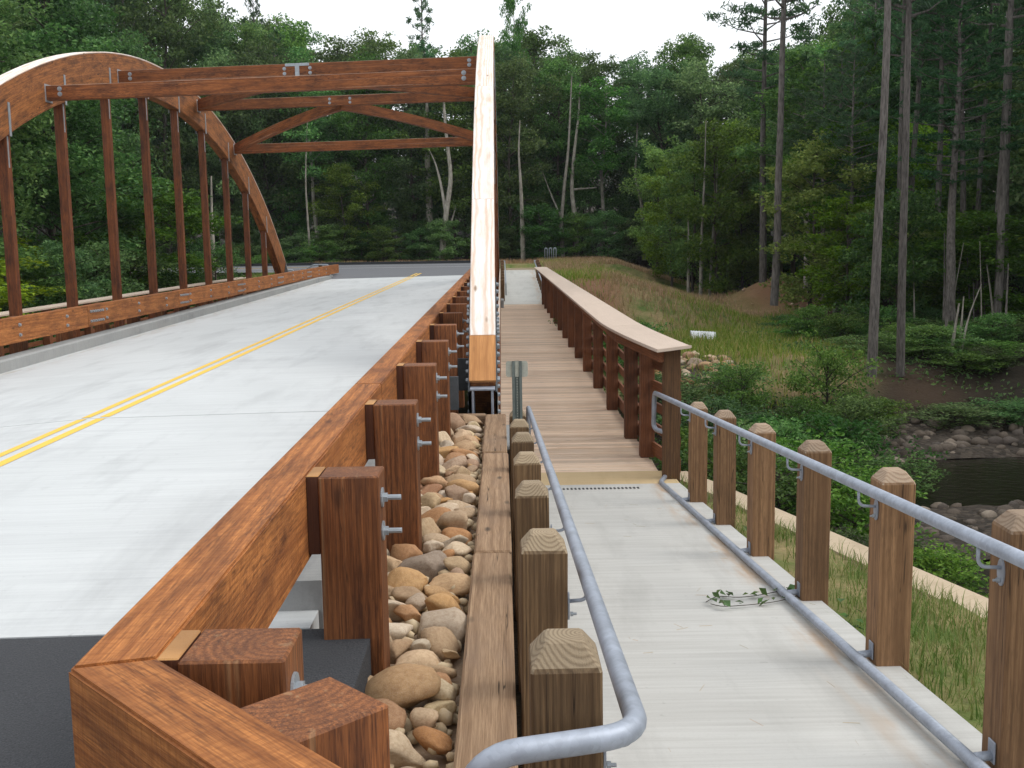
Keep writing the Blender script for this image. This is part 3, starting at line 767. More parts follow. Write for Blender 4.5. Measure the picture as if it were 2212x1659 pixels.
# ================================================================== cobble strip and timber edging
TE = thing('timber_edging', 'weathered grey brown timbers laid end to end between cobbles and handrail posts', 'timber edging', (-.08, 3, -2.1))
for (y0, y1, zt, dx) in ((1.2, 6.235, -1.832, 0), (6.25, 9.45, -1.826, .006), (9.465, 11.72, -1.815, -.004)):
    beam('timber', (-.085 + dx, y0, zt - .12), (-.085 + dx, y1, zt - .12), .235, .24, M['greytimber'], TE, bev=.012)
for (y0, y1) in ((1.2, 5.0), (5.01, 8.6), (8.61, 11.7)):
    for r in (1, 2, 3):
        beam('timber', (-.085 - .012 * r, y0 + .3 * (r % 2), -1.832 - .12 - .246 * r), (-.085 - .012 * r, y1 + .3 * (r % 2), -1.832 - .12 - .246 * r), .225, .24, M['greytimber'], TE, bev=.01)
beam('cross_timber', (-.66, 11.80, -1.92), (-.205, 11.80, -1.92), .13, .19, M['greytimber'], TE, bev=.008)
def rock_meshes(n, sub, mat, seed, flat=(.55, .85), sharp=.5, npl=(2, 7), cut=(.62, .9)):
    out = []; rr = random.Random(seed)
    for i in range(n):
        bm = bmesh.new(); bmesh.ops.create_icosphere(bm, subdivisions=sub, radius=1.0)
        sx, sy, sz = 1, rr.uniform(.62, .9), rr.uniform(*flat); o = Vector((rr.uniform(0, 99), rr.uniform(0, 99), rr.uniform(0, 99)))
        planes = [(Vector((rr.gauss(0, 1), rr.gauss(0, 1), rr.gauss(0, 1))).normalized(), rr.uniform(*cut)) for _ in range(rr.randint(*npl))]
        for v in bm.verts:
            c = v.co.copy()
            for nrm, dd in planes:
                e = c.dot(nrm) - dd
                if e > 0: c -= nrm * e * (sharp + .35)
            c *= 1 + .16 * mnoise.noise(c * 1.3 + o) + .05 * mnoise.noise(c * 3.5 + o)
            v.co = Vector((c.x * sx, c.y * sy, c.z * sz))
        out.append(bm_done(bm, 'stone', mat, False, True))
    return out
COB = rock_meshes(16, 3, M['stone'], 3, (.42, .70), .6, (3, 7), (.52, .88)) + rock_meshes(16, 3, M['stone'], 5, (.45, .75), .64, (6, 12), (.48, .82))
SB = slab('cobble_bed', (-.93, -.19, 2.0, 11.72), lambda x, y: -2.035 + .004 * y, .3, M['stone'])
placed = []
rr = random.Random(21)
def stone_at(x, y, r, lift):
    zz = -2.0 + .004 * y + lift
    o = put('stone', rr.choice(COB), SB, (x, y, zz), (1, 0, 0), (0, 0, 1), None, (r * rr.uniform(.95, 1.2), r * rr.uniform(.8, 1.05), r * rr.uniform(.85, 1.15)))
    lo_, ro_ = o.matrix_basis.decompose()[0], None
    sc_ = o.matrix_basis.to_scale()
    rot = Matrix.Rotation(rr.gauss(0, .9), 4, 'Z') @ Matrix.Rotation(rr.gauss(0, .35), 4, 'X') @ Matrix.Rotation(rr.gauss(0, .3), 4, 'Y')
    o.matrix_basis = Matrix.Translation(lo_) @ rot @ Matrix.Diagonal((sc_.x, sc_.y, sc_.z, 1))
    return o
def try_stones(n, most, rmin, rmax, x0, x1, y0, y1, ov, lift, pw=1.6):
    c = 0
    for _ in range(n):
        r = rmin + (rmax - rmin) * rr.random() ** pw; x = rr.uniform(x0, x1); y = y0 + (y1 - y0) * rr.random()
        if x + r * .85 > -.212 or x - r * .75 < -1.0: continue
        if any(abs(y - py - .117) < PD / 2 + r * .75 and abs(x + .695) < PW / 2 + r * .75 for py in PY[:6]): continue
        if any((x - a) ** 2 + (y - b) ** 2 < ((r + c_) * ov) ** 2 for a, b, c_ in placed): continue
        placed.append((x, y, r)); stone_at(x, y, r, lift + .30 * r + rr.uniform(-.012, .022)); c += 1
        if c >= most: return
try_stones(3000, 85, .125, .195, -.66, -.24, 3.1, 11.6, .74, .02)
try_stones(4000, 110, .085, .125, -.72, -.22, 3.0, 11.6, .70, .035)
try_stones(6000, 80, .055, .085, -.80, -.2, 3.0, 10.8, .66, .05)
# small filler stones under and between, too many to pick apart
bm = bmesh.new(); src = rock_meshes(6, 1, M['stone'], 8, (.5, .8), .7)
for q in range(700):
    r = rr.uniform(.03, .06); x, y = rr.uniform(-.92, -.2), rr.uniform(2.6, 11.7)
    if x < -.6 and y < 4.7: continue
    n0 = len(bm.verts); bm.from_mesh(rr.choice(src)); bm.verts.ensure_lookup_table()
    mt = Matrix.Translation((x, y, -2.0 + .004 * y + rr.uniform(-.01, .05))) @ Matrix.Rotation(rr.uniform(0, 6), 4, 'Z') @ Matrix.Diagonal((r, r, r, 1))
    for v in list(bm.verts)[n0:]: v.co = mt @ v.co
fs = put('filler_stones', bm_done(bm, 'filler_stones', M['stone'], False, True), SB); fs['kind'] = 'stuff'

# ================================================================== walkway
slab('footway', (.10, 2.245, -4, 12.97), zwalk, .35, M['walk'], ny=10)
slab('footway_apron', (.10, 2.245, 12.975, 13.76), lambda x, y: -2.944, .35, M['stainwalk'], ny=2)
slab('far_footway', (-.05, 2.15, 49.92, 66.6), zfar, .3, M['walk'], ny=4)
kerb('kerb', -.05, 2.4, 66.61, 66.9, .12, lambda x, y: zfar(0, 66.6), M['wall'], 2)
# slotted drain
DR = thing('trench_drain', 'narrow dark slotted drain set across the concrete path before the boardwalk', 'drain', (1.1, 12.6, -2.9))
for i in range(24):
    x = .54 + 1.12 * i / 23
    put('slot', boxm(.024, .085, .012, M['black'], 0), DR, (x, 12.6, zwalk(0, 12.6) + .0005), (1, 0, 0), (0, 0, 1))
# boardwalk planks
BW = thing('boardwalk', 'weathered plank boardwalk beside the right arch', 'boardwalk', (1, 13.8, -3.0))
y = 13.78; k = 0
while y < 49.75:
    wv = .140
    o = put('plank', boxm(2.30, wv, .045, M['plank'], .005), BW, (.94 + R.uniform(-.012, .012), y + wv / 2, float(zboard(0, y)) - .0225 + R.uniform(-.003, .003)), (1, 0, 0), (0, R.gauss(0, .012), 1))
    y += wv + R.uniform(.003, .006); k += 1
for x in (-.1, .95, 1.98):
    beam('joist', (x, 13.9, float(zboard(0, 13.9)) - .20), (x, 49.7, float(zboard(0, 49.7)) - .20), .12, .28, M['deckpost'], BW)

# right railing of the boardwalk
def railing(name, label, xs_post, x_cap, ys, zoff_cap, out, first=None, group='boardwalk railings'):
    return None
BRR = thing('boardwalk_railing', 'dark brown boardwalk railing with a broad pinkish cap on the creek side', 'railing', (2.0, 13.3, -2.95), 'boardwalk railings')
def z_cap(y): return -1.18 + .0143 * (y - 13)
bys = [14.60] + [16.0 + 2.76 * k for k in range(13)]
for i, y in enumerate(bys):
    xx = 1.905 + (.055 if i == 0 else 0)
    p = beam('post', (xx + .10, y + .1, float(zboard(0, y)) + .001), (xx + .10, y + .1, z_cap(y) - .045), .20, .19, M['deckpost'], BRR, (0, 1, 0))
beam('post', (2.185, 13.32, -3.25), (2.185, 13.32, z_cap(13.3) - .045), .21, .19, M['treated2'], BRR, (0, 1, 0))
half = [16.0 + 2.76 * k + 1.38 for k in range(12)]
for y in half:
    beam('post', (2.005, y + .1, float(zboard(0, y)) + .001), (2.005, y + .1, z_cap(y) - .045), .20, .19, M['deckpost'], BRR, (0, 1, 0)) if False else None
for j, hgt in enumerate((.14, .46, .76, 1.06, 1.36)):
    hh = .19 if j == 0 else .13
    for a, b in ((14.6, 21.6), (21.62, 27.1), (27.12, 32.6), (32.62, 38.1), (38.12, 43.6), (43.62, 49.5)):
        beam('slat', (2.135, a, float(zboard(0, a)) + hgt), (2.135, b, float(zboard(0, b)) + hgt), .04, hh, M['deckpost'], BRR, bev=.003)
    beam('slat', (2.31, 13.40, -2.945 + hgt), (2.145, 14.62, float(zboard(0, 14.6)) + hgt), .04, hh, M['deckpost'], BRR, bev=.003)
beam('fascia', (1.80, 15.9, z_cap(15.9) - .14), (1.80, 49.5, z_cap(49.5) - .14), .09, .19, M['deckpost'], BRR, bev=.004)
beam('fascia', (2.05, 13.25, z_cap(13.2) - .14), (1.80, 15.92, z_cap(15.9) - .14), .09, .19, M['deckpost'], BRR, bev=.004)
capx = lambda y: (1.60 + .31 * max(0, (17.0 - y) / 4.5) ** 1.6, 2.19 + .20 * max(0, (17.0 - y) / 4.2) ** 1.6)
cy = [12.62, 13.4, 14.2, 15.1, 16.1] + list(np.arange(19.0, 50.6, 2.9))
def cap_piece(ya, yb, n=3):
    f = []
    for q in range(n + 1): yy = ya + (yb - ya) * q / n; f.append((capx(yy)[0], yy))
    g2 = []
    for q in range(n + 1):
        yy = ya + (yb - ya) * q / n; g2.append((capx(yy)[1], yy + (.45 if yy < 13.0 else 0.0)))
    return f[::1] and [(x, y) for x, y in g2] + [(x, y) for x, y in f[::-1]]
for a, b in ((12.62, 16.1), (16.104, 21.6), (21.604, 27.1), (27.104, 32.6), (32.604, 38.1), (38.104, 43.6), (43.604, 50.4)):
    prism('cap_board', cap_piece(a, b, 8 if a < 17 else 2), lambda x, y: z_cap(y) - .042, lambda x, y: z_cap(y), M['cap'], BRR, (0, 1, 0), .004)
# inner railing against the arch (only its cap and posts show)
BRI = thing('boardwalk_railing', 'narrow pinkish rail cap running along the foot of the right arch hangers', 'railing', (-.05, 17, -2.9), 'boardwalk railings')
for a, b in ((16.2, 27.1), (27.11, 38.1), (38.11, 49.0)):
    prism('cap_board', [(-.075, a), (-.035, a), (-.035, b), (-.075, b)], lambda x, y: z_cap(y) - .16, lambda x, y: z_cap(y), M['cap'], BRI, (0, 1, 0), .003)
for q, hgt in enumerate((.2, .5, .8, 1.1, 1.4)):
    beam('slat', (-.06, 16.2, float(zboard(0, 16.2)) + hgt), (-.06, 49.0, float(zboard(0, 49)) + hgt), .03, .11, M['deckpost'], BRI, bev=.003)
# left boardwalk railing beyond the left arch
BRL = thing('boardwalk_railing', 'pinkish capped railing of the other boardwalk, seen behind the left hangers', 'railing', (-12.2, 14, -2.9), 'boardwalk railings')
for a, b in ((13.0, 19.9), (19.904, 26.8), (26.804, 33.7), (33.704, 40.6), (40.604, 49.5)):
    prism('cap_board', [(-12.5, a), (-11.95, a), (-11.95, b), (-12.5, b)], lambda x, y: -1.26 + .0148 * (y - 25) - .042, lambda x, y: -1.26 + .0148 * (y - 25), M['cap'], BRL, (0, 1, 0), .004)
for k in range(13):
    y = 14 + 2.8 * k; beam('post', (-12.25, y, -3.4), (-12.25, y, -1.30 + .0148 * (y - 25)), .19, .19, M['deckpost'], BRL, (0, 1, 0))
for hgt in (-.35, -.65, -.95, -1.25):
    beam('slat', (-12.37, 13, -1.44 + hgt), (-12.37, 49.5, -.9 + hgt), .04, .12, M['deckpost'], BRL, bev=.003)
BWL = thing('boardwalk', 'plank boardwalk along the outside of the left arch', 'boardwalk', (-11, 14, -3))
slab('deck_boards', (-12.4, -10.1, 13.0, 49.5), lambda x, y: float(zboard(0, y)), .2, M['plank'], None, BWL, 4)

# ================================================================== pipe handrails on posts
PR = .0315
def bollard(parent, x, y, zbase, ztop, mat, s=.19):
    L = ztop - .065 - zbase
    return put('post', boxm(L, s, s, mat, .007, (.065, .52)), parent, (x + R.gauss(0, .003), y, zbase + L / 2 + R.uniform(-.006, .006)), (R.gauss(0, .004), R.gauss(0, .006), 1), (R.gauss(0, .02), -1, 0))
def hook(parent, post_face, pipe, d, low=False):
    """curved bracket rod from a post face up to the pipe, with an oval flange"""
    a = Vector(post_face); b = Vector(pipe)
    pts = round_path([a, Vector((b.x, a.y, a.z + .005)), b - Vector((0, 0, PR * .8))], .09, 6)
    o = tube('bracket', pts, .0085, M['galv'], parent, 8)
    bm = bmesh.new(); tube_bm(bm, [(0, 0, 0), (.007, 0, 0)], 1.0, 16)
    for v in bm.verts: v.co.y *= .030; v.co.z *= .060
    put('flange', bm_done(bm, 'flange', M['galv']), o, (a.x, a.y, a.z - .02), (d, 0, 0), (0, 0, 1))
    bolt(o, (a.x + d * .007, a.y, a.z - .055), (d, 0, 0), .011, .03, 0)
    return o
HL = thing('handrail', 'grey pipe handrail on bollard posts beside the weathered timbers, looped at its near end', 'handrail', (.15, 2.6, -2.3), 'pipe handrails on timber posts')
lz = lambda y: -1.225 - .0735 * (y - 2.58)
for k in range(7):
    y = 2.60 + 1.5 * k; zt = -1.02 - .0825 * (y - 2.6)
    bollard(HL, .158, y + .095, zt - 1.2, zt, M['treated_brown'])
    hook(HL, (.2545, y + .06, lz(y) - .10), (.335, y + .06, lz(y + .06)), 1)
tube('rail_pipe', round_path([(-.20, 2.40, -1.75), (-.085, 2.36, -1.20), (.335, 2.50, -1.215), (.335, 13.75, lz(13.75)), (.335, 13.78, lz(13.7) - .5)], .12, 8), PR, M['galv'], HL, 16)
HR = thing('handrail', 'grey upper and lower pipe handrail on bollard posts beside the grass and creek', 'handrail', (2.2, 4.3, -2.3), 'pipe handrails on timber posts')
uz = lambda y: -1.21 - .0665 * (y - 3.96); loz = lambda y: -2.205 - .083 * (y - 4.25)
RY = [4.27 - 1.48, 4.27, 5.74, 7.2, 8.68, 10.15, 11.55]
for y in RY:
    zt = -1.235 - .0775 * (y - 5.74)
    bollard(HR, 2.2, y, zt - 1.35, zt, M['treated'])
    hook(HR, (2.1045, y - .03, uz(y) - .12), (2.0, y - .03, uz(y)), -1)
    lb = tube('bracket', [(2.1045, y - .02, loz(y) + .01), (2.0, y - .02, loz(y))], .022, M['galv'], HR, 8)
    put('flange', boxm(.008, .06, .10, M['galv'], .002), lb, (2.1005, y - .02, loz(y) + .03), (1, 0, 0), (0, 0, 1))
tube('rail_pipe', round_path([(2.0, -2.5, uz(-2.5)), (2.0, 13.55, uz(13.55)), (2.0, 13.62, uz(13.55) - .50), (2.12, 13.36, uz(13.55) - .50)], .11, 8), PR, M['galv'], HR, 16)
tube('rail_pipe', round_path([(2.0, -2.5, loz(-2.5)), (2.0, 13.0, loz(13.0) - .0), (2.1, 13.25, loz(13.0) + .02)], .1, 6), PR * .95, M['galv'], HR, 14)
# far pair
for nm, px_, bx, lab in (('l', .22, .06, 'small far pipe handrail on posts at the foot of the far arch end'), ('r', 1.98, 2.16, 'small far pipe handrail on posts at the end of the broad capped railing')):
    H = thing('handrail', lab, 'handrail', (bx, 51, -2), 'pipe handrails on timber posts')
    for k in range(8):
        y = 51.2 + 1.5 * k; zb = float(zfar(0, y))
        bollard(H, bx, y, zb - .1, zb + 1.08, M['treated2'])
    tube('rail_pipe', round_path([(px_, 50.6, float(zfar(0, 50.6)) + .35), (px_, 50.62, float(zfar(0, 50.6)) + .98), (px_, 62.2, float(zfar(0, 62.2)) + .98), (px_ + (bx - px_) * 1.5, 62.3, float(zfar(0, 62.2)) + .96)], .12, 6), PR, M['galv'], H, 10)
# left-hand far pipe loops beyond the left guardrail
H = thing('handrail', 'pair of thin pipe loops standing behind the end of the left guardrail', 'handrail', (-11.5, 50, -1.5), 'pipe handrails on timber posts')
for (a, b, z0, z1) in (((-10.55, 51.0), (-10.35, 51.0), -1.9, -.62), ((-10.1, 56.2), (-9.5, 56.2), -1.6, -.42)):
    tube('rail_pipe', round_path([(a[0] - .9, a[1] + .0, z1 - .55), (a[0], a[1], z1), (b[0] + .2, b[1], z1), (b[0] + .25, b[1], z0)], .1, 5), .035, M['galv'], H, 8)
bollard(H, -9.75, 56.4, -1.6, -.36, M['treated2'])
# delineator behind the last bollard
SG = thing('marker_sign', 'small blank back of a marker sign on a perforated green grey channel post', 'sign', (.16, 11.25, -2.8))
V = []; prof = [(-.055, .0), (-.03, .0), (-.02, -.035), (.02, -.035), (.03, .0), (.055, .0), (.055, .006), (.026, .006), (.017, -.028), (-.017, -.028), (-.026, .006), (-.055, .006)]
zt, zb = -1.165, -2.5
tl = Vector((.0, 0, 1)); F = []
for z in (zb, zt): V += [(x, -yv, z + 1.9) for x, yv in prof]
n = len(prof); F = [(i, (i + 1) % n, n + (i + 1) % n, n + i) for i in range(n)]
ch = put('channel_post', np_mesh('channel_post', V, F, M['chan']), SG, (.155, 11.30, -1.9))
for i in range(26):
    put('hole', boxm(.003, .012, .012, M['signback'], 0), ch, (.155, 11.33 - .0015 + .0, zt - .05 - .028 * i), (0, 1, 0), (0, 0, 1)) if False else None
    bm_ = _cache.get('hole') 
    if bm_ is None:
        b = bmesh.new(); tube_bm(b, [(0, 0, 0), (.002, 0, 0)], .006, 8); bm_ = bm_done(b, 'hole', M['signback']); _cache['hole'] = bm_
    put('hole', bm_, ch, (.155, 11.272 - .0, zt - .04 - .03 * i), (0, -1, 0), (0, 0, 1))
def rounded_plate(w, h, t, r, mat):
    bm = bmesh.new(); vs = []
    for cx, cyy, a0 in ((w / 2 - r, h / 2 - r, 0), (-w / 2 + r, h / 2 - r, 90), (-w / 2 + r, -h / 2 + r, 180), (w / 2 - r, -h / 2 + r, 270)):
        for q in range(5):
            a = math.radians(a0 + q * 22.5); vs.append(bm.verts.new((cx + r * math.cos(a), 0, cyy + r * math.sin(a))))
    f = bm.faces.new(vs); g = bmesh.ops.extrude_face_region(bm, geom=[f])
    for v in g['geom']:
        if isinstance(v, bmesh.types.BMVert): v.co.y += t
    bmesh.ops.recalc_face_normals(bm, faces=bm.faces)
    return bm_done(bm, 'sign_plate', mat)
put('sign_plate', rounded_plate(.24, .175, .004, .025, M['signback']), SG, (.155, 11.312, -1.255))
# wing wall beside the creek
WW = thing('wing_wall', 'pale tan concrete wing wall sloping down toward the end post of the railing', 'wall', (2.9, 10, -2.9))
def zwall(y): return -2.52 - .062 * (y - 5.0)
V = []; F = []
path = [(4.75, .5), (3.72, 6.3), (2.62, 13.3), (2.40, 14.4)]
for x, y in path:
    V += [(x - .17, y, zwall(y)), (x + .19, y + .05, zwall(y)), (x + .19, y + .05, -6.2), (x - .17, y, -6.2)]
for i in range(len(path) - 1):
    a = 4 * i; F += [(a, a + 1, a + 5, a + 4), (a + 1, a + 2, a + 6, a + 5), (a + 2, a + 3, a + 7, a + 6), (a + 3, a, a + 4, a + 7)]
F += [(3, 2, 1, 0), (12, 13, 14, 15)]
put('wall_body', np_mesh('wall_body', V, F, M['wall']), WW)
AB = thing('abutment', 'concrete abutment wall under the near end of the boardwalk', 'wall', (-4, 13.9, -4))
slab('wall_body', (-12, 2.4, 13.80, 14.3), lambda x, y: -3.32, 3.0, M['kerb'], None, AB)
slab('wall_body', (-9.0, -.95, 11.3, 12.0), lambda x, y: -2.15, 3.0, M['kerb'], None, AB)
AB2 = thing('abutment', 'concrete abutment wall under the far end of the bridge', 'wall', (-4, 48.5, -4))
slab('wall_body', (-12, 2.3, 48.6, 49.1), lambda x, y: -2.75, 2.6, M['kerb'], None, AB2)
# culvert pipe, bike rack
CP = thing('culvert_pipe', 'short white corrugated pipe end poking out of the grassy bank', 'pipe', (7.7, 40, -3.3))
bm = bmesh.new(); pts = []; rad = []
for i in range(73):
    t = i / 72; pts.append((-.5 + .95 * t, .07 * t, -.06 * t)); rad.append(.43 + .006 * math.sin(i * math.pi / 4))
tube_bm(bm, pts, rad, 28, False)
tube_bm(bm, pts[::-1], [.40] * 73, 28, False)
cpz = gz(8.0, 40.2)
put('pipe_barrel', bm_done(bm, 'pipe_barrel', M['corr'], False, True), CP, (7.78, 40.0, gz(8.1, 40) - .10), (1, -.16, 0), (0, 0, 1))
BK = thing('bike_rack', 'row of three galvanised rounded hoops standing on the grass beyond the path', 'bike rack', (3.3, 70.5, -.6))
bz = gz(3.2, 70.5)
for k in range(3):
    x = 3.05 + .30 * k
    tube('hoop', round_path([(x - .08, 70.5, bz - .05), (x - .08, 70.5, bz + .92), (x + .08, 70.5, bz + .92), (x + .08, 70.5, bz - .05)], .08, 6), .035, M['galv'], BK, 10)

# ================================================================== rocks
RK = rock_meshes(10, 2, M['rock'], 9, (.5, .8), .6)
rr = random.Random(77)
def scatter_rocks(name, n, gen, rmin, rmax, mats=None, pw=2.0, kind='structure', base=None):
    root = bpy.data.objects.new(name, base); link(root); tag(root, None, None, None, kind)
    for _ in range(n):
        x, y = gen(); r = rmin + (rmax - rmin) * rr.random() ** pw
        o = put('rock', rr.choice(mats or RK), root, (x, y, max(gz(x, y), -5.2) + r * .18), (math.cos(rr.uniform(0, 6.3)), math.sin(rr.uniform(0, 6.3)) * 0 + rr.uniform(-1, 1), 0), (0, 0, 1), None, (r, r, r))
    return root
def bar(x0, x1, y0, y1, sl):
    def g():
        x = rr.uniform(x0, x1); return x, rr.uniform(y0, y1) + sl * (x - 10)
    return g
def bed_patch(name, x0, x1, y0, y1, sl):
    xs = np.linspace(x0, x1, 16); ys = np.linspace(y0, y1, 12); X, Y = np.meshgrid(xs, ys); Y = Y + sl * (X - 10)
    Z = np.maximum(ground_z(X, Y), -5.12) + .03 + _vnoise(X, Y, .35, 5) * .14
    V = np.stack([X, Y, Z], -1).reshape(-1, 3); i = (np.arange(15)[None, :] + 16 * np.arange(11)[:, None]).ravel()
    return np_mesh(name, V, np.stack([i, i + 1, i + 17, i + 16], -1), M['gravel'], True)
scatter_rocks('gravel_bar', 290, bar(8.5, 16.5, 24.1, 27.6, .10), .06, .27, base=bed_patch('far_bar', 7.0, 18, 24.2, 27.8, .1))
scatter_rocks('gravel_bar', 250, bar(6.2, 11.5, 15.8, 20.2, .10), .045, .19, base=bed_patch('near_bar', 5.4, 13.5, 15.4, 20.0, .1))
scatter_rocks('riprap', 60, bar(4.4, 7.0, 29.3, 31.6, 0), .12, .30, COB, base=bed_patch('riprap', 4.4, 7.0, 29.2, 31.6, 0))
# soil clods and rocks on the spoil heap
scatter_rocks('spoil_heap', 26, bar(12.4, 17.0, 51.5, 57.5, 0), .08, .26, COB, base=None)

# ================================================================== vegetation
def leaf_cards(C, size, asp, rng, up=.35, curl=.25):
    """C: (n,3) centres. Diamond-shaped folded leaf cards, two triangles each"""
    n = len(C)
    nrm = rng.randn(n, 3); nrm[:, 2] = np.abs(nrm[:, 2]) + up; nrm /= np.linalg.norm(nrm, axis=1, keepdims=True)
    t = rng.randn(n, 3); t -= nrm * (t * nrm).sum(1, keepdims=True); t /= np.linalg.norm(t, axis=1, keepdims=True)
    b = np.cross(nrm, t); s = size * rng.uniform(.6, 1.3, (n, 1)); wv = s * asp
    V = np.empty((n, 4, 3)); V[:, 0] = C - t * s * .5; V[:, 2] = C + t * s * .5 - nrm * s * curl
    V[:, 1] = C - b * wv * .5 + nrm * s * .04; V[:, 3] = C + b * wv * .5 + nrm * s * .04
    i = 4 * np.arange(n)[:, None]
    return V.reshape(-1, 3), np.concatenate([i + 0, i + 1, i + 2, i + 3], 1)
def limb_tubes(segs, seg=6):
    bm = bmesh.new()
    for pts, rads in segs: tube_bm(bm, pts, rads, seg, False)
    return bm
PROTO = {}
def add_proto(key, trunk_bm, V, F, trunk_mat, leaf_mat_):
    PROTO.setdefault(key, []).append((bm_done(trunk_bm, key + '_trunk', trunk_mat, False, True), np_mesh(key + '_crown', V, F, leaf_mat_)))
def broadleaf(seed, H=14., crown_from=.25, rad=3.2, nleaf=7000, lsize=.30, narrow=1.0, trunk_mat='bark', lm='leaf', key='broad', nlimb=26, tr=.16, top_w=.35):
    rg = np.random.RandomState(seed); rd = random.Random(seed)
    pts = []; x = y = 0.
    for i in range(9):
        t = i / 8; pts.append(Vector((x, y, t * H * .96))); x += rd.gauss(0, .10) * H / 14; y += rd.gauss(0, .10) * H / 14
    segs = [(pts, [tr * (1 - .9 * i / 8) + .015 for i in range(9)])]
    C = []
    for k in range(nlimb):
        t = crown_from + (1 - crown_from) * ((k + rd.random()) / nlimb)
        i = min(int(t * 8), 7); p0 = pts[i].lerp(pts[i + 1], t * 8 - i)
        prof = math.sin(math.pi * min(1, max(0.05, (t - crown_from + .10) / (1.14 - crown_from)))) ** .6
        L = rad * prof * rd.uniform(.55, 1.15) * (1 if t < .9 else top_w * 1.6)
        a = k * 2.39996 + rd.uniform(-.4, .4); el = rd.uniform(-.05, .55) + .35 * t
        d = Vector((math.cos(a) * math.cos(el) * narrow, math.sin(a) * math.cos(el) * narrow, math.sin(el)))
        p1 = p0 + d * L * .55 + Vector((0, 0, .05 * L)); p2 = p0 + d * L
        segs.append(([p0, p1, p2], [tr * .32 * (1 - t * .6) + .01, tr * .18 * (1 - t * .5) + .008, .006]))
        ncl = max(3, int(6 * L / rad + 2))
        for c in range(ncl):
            u = rd.uniform(.35, 1.05); cc = p0 + d * L * u + Vector((rd.gauss(0, .22), rd.gauss(0, .22), rd.gauss(0, .18))) * rad * .45
            C.append((cc.x, cc.y, cc.z, rd.uniform(.35, .75) * rad * .26))
    C = np.array(C); w_ = C[:, 3] ** 2; idx = rg.choice(len(C), nleaf, p=w_ / w_.sum())
    off = rg.randn(nleaf, 3); off /= np.linalg.norm(off, axis=1, keepdims=True); off *= (rg.rand(nleaf, 1) ** .45)
    off[:, 2] *= .55
    P_ = C[idx, :3] + off * C[idx, 3:4] * 1.5
    V, F = leaf_cards(P_, lsize, .62, rg)
    add_proto(key, limb_tubes(segs), V, F, M[trunk_mat], M[lm])
def pine(seed, H=22., bare=.45, rad=3.0, nb=46, nneed=70, key='pine', tr=.2, droop=.0, lsize=.34, spread_top=.15, conical=False):
    rg = np.random.RandomState(seed); rd = random.Random(seed); pts = []; x = y = 0.
    for i in range(11): pts.append(Vector((x, y, i / 10 * H))); x += rd.gauss(0, .05); y += rd.gauss(0, .05)
    segs = [(pts, [tr * (1 - .88 * i / 10) + .012 for i in range(11)])]; C = []
    for k in range(nb):
        t = bare + (1 - bare) * (k + rd.random()) / nb; i = min(int(t * 10), 9); p0 = pts[i].lerp(pts[i + 1], t * 10 - i)
        u = (t - bare) / (1 - bare)
        L = rad * ((1 - u) ** .8 + spread_top if conical else (.55 + .6 * math.sin(math.pi * min(1, u * 1.05 + .08)))) * rd.uniform(.55, 1.1)
        a = k * 2.39996 + rd.uniform(-.5, .5); el = (.10 + .5 * u) - droop + rd.uniform(-.12, .12)
        d = Vector((math.cos(a) * math.cos(el), math.sin(a) * math.cos(el), math.sin(el)))
        p1 = p0 + d * L * .5; p2 = p0 + d * L + Vector((0, 0, .12 * L))
        segs.append(([p0, p1, p2], [tr * .24 * (1 - .6 * u) + .008, tr * .13 * (1 - .6 * u) + .006, .005]))
        for c in range(max(3, int(L * 3.2))):
            q = rd.uniform(.32, 1.0); b = p0.lerp(p2, q) + Vector((rd.gauss(0, .16), rd.gauss(0, .16), .04 + rd.gauss(0, .05))) * (.4 + L * .3)
            C.append((b.x, b.y, b.z, rd.uniform(.16, .32) * (.7 + .15 * L)))
    C = np.array(C); n = len(C) * max(6, nneed // 4); idx = np.repeat(np.arange(len(C)), max(6, nneed // 4))
    off = rg.randn(n, 3); off /= np.linalg.norm(off, axis=1, keepdims=True); off[:, 2] *= .5; off *= rg.rand(n, 1) ** .5
    V, F = leaf_cards(C[idx, :3] + off * C[idx, 3:4] * 1.4, lsize, .22, rg, .1, .1)
    add_proto(key, limb_tubes(segs), V, F, M['barkpine'], M['needle'])
for s in range(6): broadleaf(100 + s, 14 + s % 3, .12 + .05 * (s % 3), 3.4, 17000, .205, nlimb=40)
for s in range(3): broadleaf(200 + s, 9, .12, 2.6, 11000, .17, lm='leafyg', key='young', nlimb=28, tr=.09)
for s in range(3): broadleaf(250 + s, 14, .42, 3.0, 11000, .19, trunk_mat='barkpale', key='palebroad', nlimb=22, tr=.15)
for s in range(3): pine(300 + s, 22, .46, 3.0, 52)
for s in range(2): pine(330 + s, 15, .06, 3.1, 80, 60, key='conifer', conical=True, tr=.16)
for s in range(4): broadleaf(400 + s, 1.7, .02, 1.15, 4200, .085, lm='shrub', key='shrub', nlimb=26, tr=.025, top_w=.6)
for s in range(2): broadleaf(430 + s, 5.0, .03, 2.0, 8500, .15, lm='leaf', key='thicket', nlimb=30, tr=.05, top_w=.6)
TREES = []
